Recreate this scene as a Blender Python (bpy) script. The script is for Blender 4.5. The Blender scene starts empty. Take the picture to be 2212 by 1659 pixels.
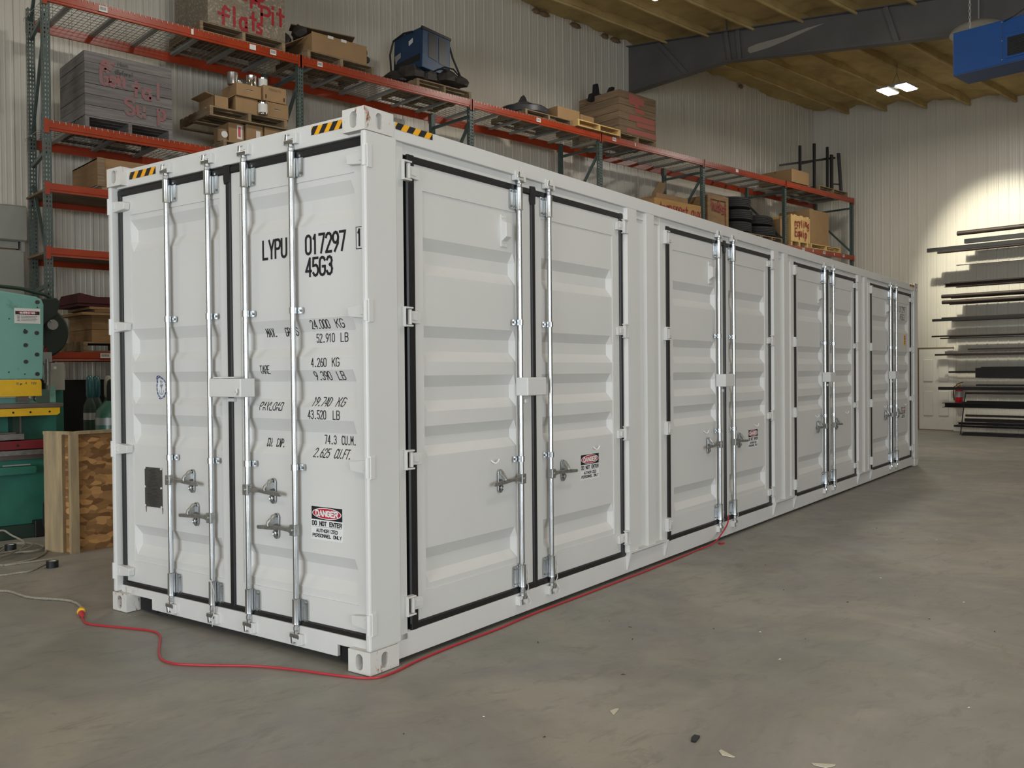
import bpy, math, random
from mathutils import Vector, Matrix, noise
random.seed(7)
PI = math.pi
SC = bpy.context.scene
COL = SC.collection

# ------------------------------------------------------------------ camera, world, light, exposure
cam = bpy.data.objects.new('camera', bpy.data.cameras.new('camera'))
cam.location = (-2.60545, -3.88174, 1.54507)
cam.rotation_euler = (1.557994, 0.008928, -0.748554)
cam.data.sensor_fit = 'HORIZONTAL'
cam.data.sensor_width = 36.0
cam.data.lens = 1968.22 / 2212 * 36.0
cam.data.clip_start = 0.05
cam.data.clip_end = 200
COL.objects.link(cam)
SC.camera = cam

SC.view_settings.view_transform = 'Standard'
SC.view_settings.look = 'None'
SC.view_settings.exposure = -0.02
SC.view_settings.gamma = 1.0
SC.view_settings.use_curve_mapping = False
SC.cycles.use_denoising = True
SC.cycles.max_bounces = 7
SC.cycles.diffuse_bounces = 4
SC.cycles.glossy_bounces = 3
SC.cycles.transparent_max_bounces = 24
SC.cycles.caustics_reflective = False
SC.cycles.caustics_refractive = False
SC.cycles.sample_clamp_indirect = 6.0

W = bpy.data.worlds.new('world')
SC.world = W
W.use_nodes = True
W.node_tree.nodes['Background'].inputs[0].default_value = (0.80, 0.90, 1.0, 1)
W.node_tree.nodes['Background'].inputs[1].default_value = 3.0

def area(name, loc, aim, sx, sy, power, col, spread=PI):
    l = bpy.data.lights.new(name, 'AREA'); l.shape = 'RECTANGLE'; l.size = sx; l.size_y = sy
    l.energy = power; l.color = col; l.spread = spread
    o = bpy.data.objects.new(name, l); COL.objects.link(o); o.location = loc
    o.rotation_euler = (Vector(aim) - Vector(loc)).to_track_quat('-Z', 'Y').to_euler()
    return o
# building: x -13..20.74, y -14..8.92, roof falls to -y
XF, XB, YL, YR = 20.74, -13.0, 8.92, -14.0
RS = 0.1463
def roof(y): return 8.68 - RS * (YL - y)
DAY = (0.86, 0.93, 1.0); LED = (1.0, 0.95, 0.86)
# daylight through the open overhead doors (back wall and right wall)
area('daylight_back_door', (XB + 0.05, -5.0, 2.3), (0, -5.0, 1.9), 7.0, 4.2, 820, DAY)
area('daylight_side_door', (-4.0, YR + 0.05, 2.3), (-4.0, 0, 1.9), 8.0, 4.2, 560, DAY)
# high bay LED fixtures (their housings are built further down)
LAMPS = [(16.57, 4.72), (8.85, 4.98), (2.4, 5.0), (-4.6, 5.0), (16.57, -2.2), (9.38, -2.2), (2.4, -2.2), (-4.6, -2.2), (9.38, -9.2), (2.4, -9.2), (-4.6, -9.2)]
for lx, ly in LAMPS:
    area('high_bay_light', (lx, ly, roof(ly) - 0.68), (lx, ly, 0), 0.55, 0.5, (112 if lx > 5 else 66) if ly > 0 else 62, LED)
sp = bpy.data.lights.new('high_bay_beam', 'SPOT'); sp.energy = 1750; sp.color = (1.0, 0.97, 0.80)
sp.spot_size = math.radians(50); sp.spot_blend = 0.75; sp.shadow_soft_size = 0.08
so = bpy.data.objects.new('high_bay_beam', sp); COL.objects.link(so); so.location = (16.57, 4.45, 7.38)
so.rotation_euler = (Vector((20.74, 3.95, 3.95)) - so.location).to_track_quat('-Z', 'Y').to_euler()

# ------------------------------------------------------------------ mesh helper
class MB:
    def __init__(s): s.v = []; s.f = []; s.m = []
    def add(s, vs, fs, mi=0):
        b = len(s.v); s.v += [tuple(v) for v in vs]
        s.f += [tuple(b + i for i in f) for f in fs]; s.m += [mi] * len(fs); return s
    def box(s, x0, x1, y0, y1, z0, z1, mi=0, M=None):
        vs = [(x0,y0,z0),(x1,y0,z0),(x1,y1,z0),(x0,y1,z0),(x0,y0,z1),(x1,y0,z1),(x1,y1,z1),(x0,y1,z1)]
        if M is not None: vs = [M @ Vector(v) for v in vs]
        return s.add(vs, [(3,2,1,0),(4,5,6,7),(0,1,5,4),(1,2,6,5),(2,3,7,6),(3,0,4,7)], mi)
    def beam(s, p0, p1, w, h, mi=0, up=(0,0,1)):
        p0 = Vector(p0); p1 = Vector(p1); d = (p1 - p0).normalized(); u = Vector(up)
        if abs(d.dot(u)) > .98: u = Vector((1,0,0))
        a = d.cross(u).normalized(); b = a.cross(d).normalized()
        vs = [p + a*sa*w/2 + b*sb*h/2 for p in (p0, p1) for sa, sb in ((-1,-1),(1,-1),(1,1),(-1,1))]
        return s.add(vs, [(0,1,2,3),(7,6,5,4),(0,4,5,1),(1,5,6,2),(2,6,7,3),(3,7,4,0)], mi)
    def tube(s, pts, r, n=8, mi=0, caps=True, closed=False):
        pts = [Vector(p) for p in pts]; N = len(pts); b = len(s.v); rr = r if isinstance(r, (list, tuple)) else [r]*N
        prev = None
        for i, p in enumerate(pts):
            if closed: t = (pts[(i+1) % N] - pts[i-1]).normalized()
            else: t = (pts[min(i+1, N-1)] - pts[max(i-1, 0)]).normalized()
            if prev is None:
                u = Vector((0,0,1)) if abs(t.z) < .9 else Vector((1,0,0))
                a = t.cross(u).normalized()
            else: a = (prev - t * prev.dot(t)).normalized()
            prev = a; c = t.cross(a).normalized()
            for k in range(n):
                th = 2*PI*k/n; s.v.append(tuple(p + (a*math.cos(th) + c*math.sin(th)) * rr[i]))
        for i in range(N if closed else N-1):
            for k in range(n):
                j = (i+1) % N
                s.f.append((b+i*n+k, b+i*n+(k+1)%n, b+j*n+(k+1)%n, b+j*n+k)); s.m.append(mi)
        if caps and not closed:
            s.f.append(tuple(b+k for k in range(n))[::-1]); s.m.append(mi)
            s.f.append(tuple(b+(N-1)*n+k for k in range(n))); s.m.append(mi)
        return s
    def lathe(s, prof, c=(0,0,0), n=24, mi=0, axis='z'):   # prof [(r,h)]
        b = len(s.v); N = len(prof)
        for r, h in prof:
            for k in range(n):
                t = 2*PI*k/n; x, y = r*math.cos(t), r*math.sin(t)
                p = {'z': (x,y,h), 'y': (x,h,y), 'x': (h,x,y)}[axis]
                s.v.append((c[0]+p[0], c[1]+p[1], c[2]+p[2]))
        for i in range(N-1):
            for k in range(n):
                s.f.append((b+i*n+k, b+i*n+(k+1)%n, b+(i+1)*n+(k+1)%n, b+(i+1)*n+k)); s.m.append(mi)
        s.f.append(tuple(b+k for k in range(n))[::-1]); s.m.append(mi)
        s.f.append(tuple(b+(N-1)*n+k for k in range(n))); s.m.append(mi)
        return s
    def prism(s, poly, h0, h1, plane='xz', mi=0):     # poly extruded along the third axis
        def P(u, v, h): return {'xz': (u,h,v), 'xy': (u,v,h), 'yz': (h,u,v)}[plane]
        n = len(poly)
        vs = [P(u,v,h0) for u,v in poly] + [P(u,v,h1) for u,v in poly]
        fs = [tuple(range(n))[::-1], tuple(range(n, 2*n))] + [(i,(i+1)%n,n+(i+1)%n,n+i) for i in range(n)]
        return s.add(vs, fs, mi)
    def mesh(s, name, mats, smooth=False):
        me = bpy.data.meshes.new(name); me.from_pydata(s.v, [], s.f); me.update()
        for m in (mats if isinstance(mats, (list, tuple)) else [mats]): me.materials.append(m)
        if any(s.m): me.polygons.foreach_set('material_index', s.m)
        if smooth:
            me.polygons.foreach_set('use_smooth', [True]*len(me.polygons))
            try: me.set_sharp_from_angle(angle=math.radians(40))
            except Exception: pass
        me.validate(); return me

def link(name, data, parent=None, loc=None, rot=None, scale=None):
    o = bpy.data.objects.new(name, data); COL.objects.link(o)
    if parent is not None: o.parent = parent
    if loc: o.location = loc
    if rot: o.rotation_euler = rot
    if scale: o.scale = scale
    return o
def obj(name, mb, mats, parent=None, smooth=False, bevel=0, **kw):
    o = link(name, mb.mesh(name, mats, smooth), parent, **kw)
    if bevel:
        m = o.modifiers.new('bevel', 'BEVEL'); m.width = bevel; m.segments = 2; m.limit_method = 'ANGLE'; m.angle_limit = math.radians(50)
    return o
def tag(o, label=None, cat=None, group=None, kind=None):
    if label: o['label'] = label
    if cat: o['category'] = cat
    if group: o['group'] = group
    if kind: o['kind'] = kind
    return o
def thing(name, label, cat, loc=(0,0,0), rz=0, group=None):
    o = link(name, None, None, loc, (0,0,rz)); o.empty_display_size = .1
    return tag(o, label, cat, group)
_cube = {}
def pbox(name, parent, x0, x1, y0, y1, z0, z1, mat, rot=None, bevel=True):
    """one box piece as an object of its own, sharing one unit mesh per material"""
    k = mat.name
    if k not in _cube:
        _cube[k] = MB().box(-.5,.5,-.5,.5,-.5,.5).mesh('piece_' + k, mat)
    o = link(name, _cube[k], parent, ((x0+x1)/2, (y0+y1)/2, (z0+z1)/2), rot, (x1-x0, y1-y0, z1-z0))
    return o

# ------------------------------------------------------------------ materials
def mat(name, col, rough=.5, metal=0, var=0.0, vscale=3.0, bump=0.0, bscale=40, stretch=(1,1,1), col2=None, detail=4, spec=.5, objrand=0.0, coat=0, contrast=1.0, world=False):
    m = bpy.data.materials.new(name); m.use_nodes = True
    nt = m.node_tree; N = nt.nodes; L = nt.links; b = N['Principled BSDF']
    b.inputs['Base Color'].default_value = (*col, 1); b.inputs['Roughness'].default_value = rough
    b.inputs['Metallic'].default_value = metal; b.inputs['Specular IOR Level'].default_value = spec
    if coat: b.inputs['Coat Weight'].default_value = coat; b.inputs['Coat Roughness'].default_value = .15
    src = None
    if world: g = N.new('ShaderNodeNewGeometry'); src = g.outputs['Position']
    else: g = N.new('ShaderNodeTexCoord'); src = g.outputs['Object']
    mp = N.new('ShaderNodeMapping'); mp.inputs['Scale'].default_value = stretch; L.new(src, mp.inputs[0])
    if var or col2:
        n = N.new('ShaderNodeTexNoise'); n.inputs['Scale'].default_value = vscale; n.inputs['Detail'].default_value = detail
        n.inputs['Roughness'].default_value = .6
        L.new(mp.outputs[0], n.inputs['Vector'])
        r = N.new('ShaderNodeValToRGB'); c2 = col2 or tuple(c*(1-var) for c in col)
        lo, hi = .5 - .22/contrast, .5 + .22/contrast
        r.color_ramp.elements[0].position = lo; r.color_ramp.elements[1].position = hi
        r.color_ramp.elements[0].color = (*c2, 1)
        r.color_ramp.elements[1].color = (*col, 1) if col2 else (*[min(1, c*(1+var*.5)) for c in col], 1)
        L.new(n.outputs['Fac'], r.inputs[0]); out = r.outputs[0]
        if objrand:
            oi = N.new('ShaderNodeObjectInfo'); hs = N.new('ShaderNodeHueSaturation')
            mr = N.new('ShaderNodeMapRange'); mr.inputs[3].default_value = 1-objrand; mr.inputs[4].default_value = 1+objrand
            L.new(oi.outputs['Random'], mr.inputs[0]); L.new(mr.outputs[0], hs.inputs['Value']); L.new(out, hs.inputs['Color']); out = hs.outputs[0]
        L.new(out, b.inputs['Base Color'])
    if bump:
        n = N.new('ShaderNodeTexNoise'); n.inputs['Scale'].default_value = bscale; n.inputs['Detail'].default_value = 5
        L.new(mp.outputs[0], n.inputs['Vector'])
        bp = N.new('ShaderNodeBump'); bp.inputs['Strength'].default_value = bump; bp.inputs['Distance'].default_value = .01
        L.new(n.outputs['Fac'], bp.inputs['Height']); L.new(bp.outputs[0], b.inputs['Normal'])
    return m
def overlay(m, col, scale, lo, hi, stretch=(1,1,1), detail=6, seed=0, world=False):
    """paint patches of another colour (rust, dirt, stains) over a material"""
    nt = m.node_tree; N = nt.nodes; L = nt.links; b = N['Principled BSDF']
    bc = b.inputs['Base Color']
    g = N.new('ShaderNodeNewGeometry') if world else N.new('ShaderNodeTexCoord')
    mp = N.new('ShaderNodeMapping'); mp.inputs['Scale'].default_value = stretch; mp.inputs['Location'].default_value = (seed, seed*1.7, seed*.3)
    L.new(g.outputs['Position' if world else 'Object'], mp.inputs[0])
    n = N.new('ShaderNodeTexNoise'); n.inputs['Scale'].default_value = scale; n.inputs['Detail'].default_value = detail; n.inputs['Roughness'].default_value = .65
    L.new(mp.outputs[0], n.inputs['Vector'])
    mr = N.new('ShaderNodeMapRange'); mr.inputs[1].default_value = lo; mr.inputs[2].default_value = hi; L.new(n.outputs['Fac'], mr.inputs[0])
    mx = N.new('ShaderNodeMix'); mx.data_type = 'RGBA'; L.new(mr.outputs[0], mx.inputs[0])
    if bc.links: L.new(bc.links[0].from_socket, mx.inputs[6])
    else: mx.inputs[6].default_value = bc.default_value[:]
    mx.inputs[7].default_value = (*col, 1)
    L.new(mx.outputs[2], bc); return m

M = {}
M['paint'] = mat('container_paint', (.685,.68,.66), .42, var=.035, vscale=1.2, bump=.03, bscale=6)
M['sill'] = overlay(mat('container_sill', (.69,.685,.665), .45, var=.05, vscale=4), (.30,.23,.15), 5, .62, .72, (1,1,.35), seed=2)
M['cast'] = overlay(overlay(mat('casting_paint', (.685,.67,.635), .46, var=.05, vscale=6, bump=.1, bscale=30), (.60,.47,.27), 5, .56, .76, (1,1,.4), seed=5), (.26,.08,.025), 14, .585, .63, (1,1,.4), seed=1)
M['rubber'] = mat('gasket_rubber', (.012,.012,.013), .42, var=.3, vscale=8)
M['galv'] = mat('galvanised', (.62,.64,.65), .27, 1.0, var=.12, vscale=14, stretch=(1,1,.3), bump=.12, bscale=30)
M['galvdark'] = mat('cast_zinc', (.46,.47,.46), .33, .85, var=.3, vscale=30)
M['black'] = mat('black_ink', (.008,.008,.012), .5)
M['greyink'] = mat('grey_ink', (.10,.10,.10), .5)
M['red'] = mat('sign_red', (.50,.015,.035), .4)
M['white'] = mat('sign_white', (.80,.80,.80), .4)
M['yellow'] = mat('hazard_yellow', (.90,.42,.01), .4)
M['blueink'] = mat('blue_ink', (.05,.08,.22), .4)
M['lightblue'] = mat('pale_blue_ink', (.32,.38,.46), .4)
M['plate'] = mat('data_plate_metal', (.115,.11,.10), .4, .6, var=.2, vscale=40)
M['rust'] = mat('rust', (.20,.075,.02), .8, var=.4, vscale=30)
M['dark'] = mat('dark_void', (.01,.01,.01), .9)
M['rope'] = mat('white_rope', (.62,.61,.57), .8, bump=.5, bscale=200)
M['wallp'] = overlay(mat('wall_liner', (.62,.575,.485), .34, var=.07, vscale=.9, stretch=(1,1,.25), world=True), (.33,.26,.16), 1.1, .63, .8, (1,1,.4), world=True)
M['wallf'] = mat('far_wall_liner', (.62,.585,.50), .36, var=.06, vscale=.9, stretch=(1,1,.25), world=True)
M['foam'] = mat('spray_foam', (.60,.45,.19), .85, vscale=1.3, col2=(.33,.235,.10), bump=1.0, bscale=4, world=True, detail=7)
M['purlin'] = mat('foamed_purlin', (.52,.39,.17), .8, vscale=2, col2=(.36,.24,.09), bump=.5, bscale=12, world=True)
M['rafter'] = mat('grey_primer', (.115,.110,.105), .6, var=.2, vscale=1.2, world=True)
M['orange'] = mat('orange_beam', (.29,.034,.008), .33, var=.2, vscale=5)
M['rackgreen'] = mat('rack_green', (.062,.088,.078), .42, var=.25, vscale=12)
M['zinc'] = mat('wire_zinc', (.30,.30,.27), .45, .6)
M['chan'] = mat('deck_channel', (.34,.35,.33), .45, .5)
M['greywood'] = mat('grey_wood', (.185,.165,.155), .8, vscale=3, col2=(.095,.085,.08), stretch=(.7,.7,14), objrand=.16, world=True, bump=.3, bscale=9)
M['brownwood'] = mat('brown_wood', (.25,.17,.10), .8, vscale=3, col2=(.14,.09,.05), stretch=(.7,.7,14), objrand=.14, world=True, bump=.3, bscale=9)
M['pallet'] = mat('pallet_wood', (.27,.19,.105), .85, vscale=4, col2=(.15,.105,.06), stretch=(1,1,10), objrand=.2, world=True)
M['newwood'] = mat('new_wood', (.62,.43,.18), .7, vscale=3, col2=(.50,.32,.12), stretch=(8,8,1), objrand=.08, world=True)
M['boxwood'] = mat('box_wood', (.30,.175,.075), .7, vscale=3, col2=(.20,.11,.045), stretch=(1,1,9), objrand=.1, world=True)
M['card'] = mat('cardboard', (.28,.17,.078), .8, var=.12, vscale=4, objrand=.12)
M['carddark'] = mat('dark_cardboard', (.20,.125,.065), .85, var=.2, vscale=4)
M['paper'] = mat('paper_label', (.62,.60,.56), .6)
M['tin'] = mat('bright_tin', (.62,.61,.58), .16, 1.0)
M['tire'] = mat('tire_rubber', (.010,.010,.010), .7, bump=.3, bscale=60)
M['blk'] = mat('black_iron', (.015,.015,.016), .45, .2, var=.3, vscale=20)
M['iron'] = mat('dark_iron', (.06,.06,.065), .45, .5, var=.3, vscale=10)
M['rustbar'] = mat('rusty_steel', (.045,.028,.021), .55, .3, vscale=3, col2=(.02,.014,.012), stretch=(1,.15,1))
M['bluesteel'] = mat('blue_black_steel', (.036,.036,.037), .42, .4, vscale=3, col2=(.018,.018,.019), stretch=(1,.15,1))
M['heater'] = mat('heater_blue', (.008,.07,.26), .38, var=.12, vscale=4)
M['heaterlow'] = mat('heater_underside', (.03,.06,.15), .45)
M['welder'] = mat('welder_blue', (.008,.04,.10), .5, var=.3, vscale=8)
M['teal'] = overlay(mat('press_teal', (.165,.36,.305), .42, var=.08, vscale=3), (.09,.22,.19), 6, .60, .75, seed=3)
M['green'] = mat('press_green', (.022,.145,.098), .45, var=.25, vscale=4)
M['dgreen'] = mat('dark_green', (.010,.032,.018), .5, var=.3, vscale=6)
M['pyellow'] = mat('press_yellow', (.72,.42,.01), .42, var=.1, vscale=10)
M['pred'] = mat('press_red', (.16,.011,.016), .4, var=.15, vscale=8)
M['steel'] = mat('worn_steel', (.21,.17,.145), .35, .7, var=.3, vscale=8, stretch=(.3,1,1))
M['steel2'] = mat('bright_worn_steel', (.30,.28,.26), .35, .7, var=.3, vscale=20)
M['cyl'] = mat('cylinder_green', (.055,.15,.11), .3, var=.1, vscale=6)
M['cylteal'] = mat('cylinder_cap_teal', (.02,.10,.11), .3)
M['silver'] = mat('silver_grey', (.33,.33,.32), .4, .3)
M['cabgrey'] = mat('cabinet_grey', (.30,.29,.25), .4, var=.06, vscale=3)
M['board'] = mat('pale_board', (.48,.36,.20), .75, vscale=2.2, col2=(.27,.215,.14), stretch=(9,9,1.0), world=True)
M['cordred'] = mat('red_cord', (.46,.028,.04), .38)
M['cordwhite'] = mat('white_cord', (.34,.31,.25), .6, var=.4, vscale=90)
M['plugyellow'] = mat('plug_yellow', (.85,.50,.03), .4)
M['doorwhite'] = overlay(mat('door_white', (.66,.64,.57), .5, var=.05, vscale=2), (.30,.25,.13), 3.2, .64, .80, seed=4)
M['darkbrown'] = mat('dark_brown', (.035,.026,.021), .7, var=.3, vscale=9)
M['orangewood'] = mat('orange_plywood', (.46,.26,.075), .7, vscale=3, col2=(.36,.19,.05), stretch=(1,1,6), world=True)
M['darkred'] = mat('dark_red_cloth', (.055,.007,.008), .8)
M['blackgreen'] = mat('black_green', (.007,.019,.012), .5)
M['extred'] = mat('extinguisher_red', (.45,.008,.02), .25)
M['concrete2'] = mat('chip_white', (.62,.58,.47), .8)
M['transp'] = mat('window_panel', (.5,.5,.5), .3)

def osb(name, base, c2, sc_=(8, 8, 19)):
    m = mat(name, base, .75); nt = m.node_tree; N = nt.nodes; L = nt.links; b = N['Principled BSDF']
    g = N.new('ShaderNodeNewGeometry'); mp = N.new('ShaderNodeMapping'); mp.inputs['Scale'].default_value = sc_
    nz = N.new('ShaderNodeTexNoise'); nz.inputs['Scale'].default_value = 2.2; nz.inputs['Detail'].default_value = 2
    ad = N.new('ShaderNodeMix'); ad.data_type = 'VECTOR'; ad.inputs[0].default_value = .12
    L.new(g.outputs['Position'], nz.inputs['Vector']); L.new(g.outputs['Position'], ad.inputs[4]); L.new(nz.outputs['Color'], ad.inputs[5]); L.new(ad.outputs[1], mp.inputs[0])
    v = N.new('ShaderNodeTexVoronoi'); v.inputs['Scale'].default_value = 1.7; L.new(mp.outputs[0], v.inputs['Vector'])
    r = N.new('ShaderNodeValToRGB'); e = r.color_ramp.elements; e[0].color = (*c2, 1); e[1].color = (*base, 1); e[0].position = .1; e[1].position = .75
    n = e.new(.92); n.color = (*[min(1, c*1.45) for c in base], 1)
    s = N.new('ShaderNodeSeparateColor'); L.new(v.outputs['Color'], s.inputs[0]); L.new(s.outputs[0], r.inputs[0]); L.new(r.outputs[0], b.inputs['Base Color'])
    bp = N.new('ShaderNodeBump'); bp.inputs['Strength'].default_value = .4; bp.inputs['Distance'].default_value = .004
    L.new(s.outputs[1], bp.inputs['Height']); L.new(bp.outputs[0], b.inputs['Normal']); return m
M['osb'] = osb('osb_board', (.42,.225,.085), (.20,.095,.035))
M['osbgrey'] = osb('weathered_osb', (.20,.165,.12), (.155,.128,.092), (26, 26, 30))

def spray(name, col, cover, base):
    m = mat(name, col, .6); nt = m.node_tree; N = nt.nodes; L = nt.links; b = N['Principled BSDF']
    g = N.new('ShaderNodeNewGeometry'); n = N.new('ShaderNodeTexNoise'); n.inputs['Scale'].default_value = 22; n.inputs['Detail'].default_value = 6
    L.new(g.outputs['Position'], n.inputs['Vector']); mr = N.new('ShaderNodeMapRange'); mr.inputs[1].default_value = .5 - cover*.3; mr.inputs[2].default_value = .62 - cover*.2
    L.new(n.outputs['Fac'], mr.inputs[0])
    mx = N.new('ShaderNodeMix'); mx.data_type = 'RGBA'; mx.inputs[6].default_value = (*base, 1); mx.inputs[7].default_value = (*col, 1)
    L.new(mr.outputs[0], mx.inputs[0]); L.new(mx.outputs[2], b.inputs['Base Color']); return m
M['spray'] = spray('red_spray_paint', (.27,.012,.016), .9, (.24,.09,.06))
M['sprayfaint'] = spray('faded_pink_spray', (.22,.075,.075), .35, (.15,.115,.108))
M['spraypink'] = spray('pink_spray', (.36,.09,.07), .75, (.20,.125,.08))

# floor concrete
def floor_mat():
    m = mat('concrete_floor', (.33,.32,.295), .55); nt = m.node_tree; N = nt.nodes; L = nt.links; b = N['Principled BSDF']
    g = N.new('ShaderNodeNewGeometry'); P = g.outputs['Position']
    def nz(scale, det=6, rough=.6, st=(1,1,1)):
        mp = N.new('ShaderNodeMapping'); mp.inputs['Scale'].default_value = st; L.new(P, mp.inputs[0])
        n = N.new('ShaderNodeTexNoise'); n.inputs['Scale'].default_value = scale; n.inputs['Detail'].default_value = det; n.inputs['Roughness'].default_value = rough
        n.inputs['Distortion'].default_value = .6
        L.new(mp.outputs[0], n.inputs['Vector']); return n.outputs['Fac']
    def ramp(f, stops):
        r = N.new('ShaderNodeValToRGB'); e = r.color_ramp.elements
        while len(e) < len(stops): e.new(.5)
        for k, (p, c) in enumerate(stops): e[k].position = p; e[k].color = (*c, 1)
        L.new(f, r.inputs[0]); return r.outputs[0]
    def mix(f, a, c, mode='MIX'):
        x = N.new('ShaderNodeMix'); x.data_type = 'RGBA'; x.blend_type = mode
        if isinstance(f, float): x.inputs[0].default_value = f
        else: L.new(f, x.inputs[0])
        L.new(a, x.inputs[6])
        if isinstance(c, tuple): x.inputs[7].default_value = (*c, 1)
        else: L.new(c, x.inputs[7])
        return x.outputs[2]
    def rng(f, a, c, lo=0, hi=1):
        x = N.new('ShaderNodeMapRange'); x.inputs[1].default_value = a; x.inputs[2].default_value = c; x.inputs[3].default_value = lo; x.inputs[4].default_value = hi
        L.new(f, x.inputs[0]); return x.outputs[0]
    c = ramp(nz(.55), [(.36,(.240,.234,.208)),(.45,(.292,.283,.248)),(.52,(.262,.243,.226)),(.62,(.345,.322,.272))])
    c = mix(rng(nz(2.1, 7), .50, .66, 0, .62), c, (.245,.238,.200))
    c = mix(rng(nz(1.2, 8, .7, (1, .6, 1)), .55, .68, 0, .55), c, (.335,.305,.24))
    c = mix(rng(nz(7, 8, .75, (.5, 1.2, 1)), .53, .64, 0, .58), c, (.200,.186,.160))
    c = mix(rng(nz(70, 3), .66, .72, 0, .35), c, (.19,.18,.165))
    c = mix(rng(nz(.9, 8, .8), .66, .70, 0, .5), c, (.16,.15,.125))
    # curved tyre tracks
    sp_ = N.new('ShaderNodeSeparateXYZ'); L.new(P, sp_.inputs[0])
    for cx, cy, R, wd, st in ((9.5, -14.5, 13.6, .11, .30), (9.5, -14.5, 12.75, .10, .26), (16, -21, 20.8, .10, .22), (0, -13, 12.0, .09, .2)):
        cb = N.new('ShaderNodeCombineXYZ'); cb.inputs[0].default_value = cx; cb.inputs[1].default_value = cy
        d = N.new('ShaderNodeVectorMath'); d.operation = 'DISTANCE'; L.new(P, d.inputs[0]); L.new(cb.outputs[0], d.inputs[1])
        s = N.new('ShaderNodeMath'); s.operation = 'SUBTRACT'; L.new(d.outputs['Value'], s.inputs[0]); s.inputs[1].default_value = R
        a = N.new('ShaderNodeMath'); a.operation = 'ABSOLUTE'; L.new(s.outputs[0], a.inputs[0])
        k = rng(a.outputs[0], wd, wd*.35, 0, st)
        nn = rng(nz(5, 7, .8), .42, .6); mm = N.new('ShaderNodeMath'); mm.operation = 'MULTIPLY'; L.new(k, mm.inputs[0]); L.new(nn, mm.inputs[1])
        c = mix(mm.outputs[0], c, (.195,.180,.150))
    L.new(c, b.inputs['Base Color'])
    L.new(rng(nz(1.5), .35, .7, .42, .62), b.inputs['Roughness'])
    bp = N.new('ShaderNodeBump'); bp.inputs['Strength'].default_value = .12; bp.inputs['Distance'].default_value = .004
    L.new(nz(25, 8, .7), bp.inputs['Height']); L.new(bp.outputs[0], b.inputs['Normal']); return m
M['floor'] = floor_mat()
def emis(name, col, s):
    m = bpy.data.materials.new(name); m.use_nodes = True; b = m.node_tree.nodes['Principled BSDF']
    b.inputs['Base Color'].default_value = (*col, 1); b.inputs['Emission Color'].default_value = (*col, 1); b.inputs['Emission Strength'].default_value = s; return m
M['lens'] = emis('led_lens', (1.0, .96, .86), 30)

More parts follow.
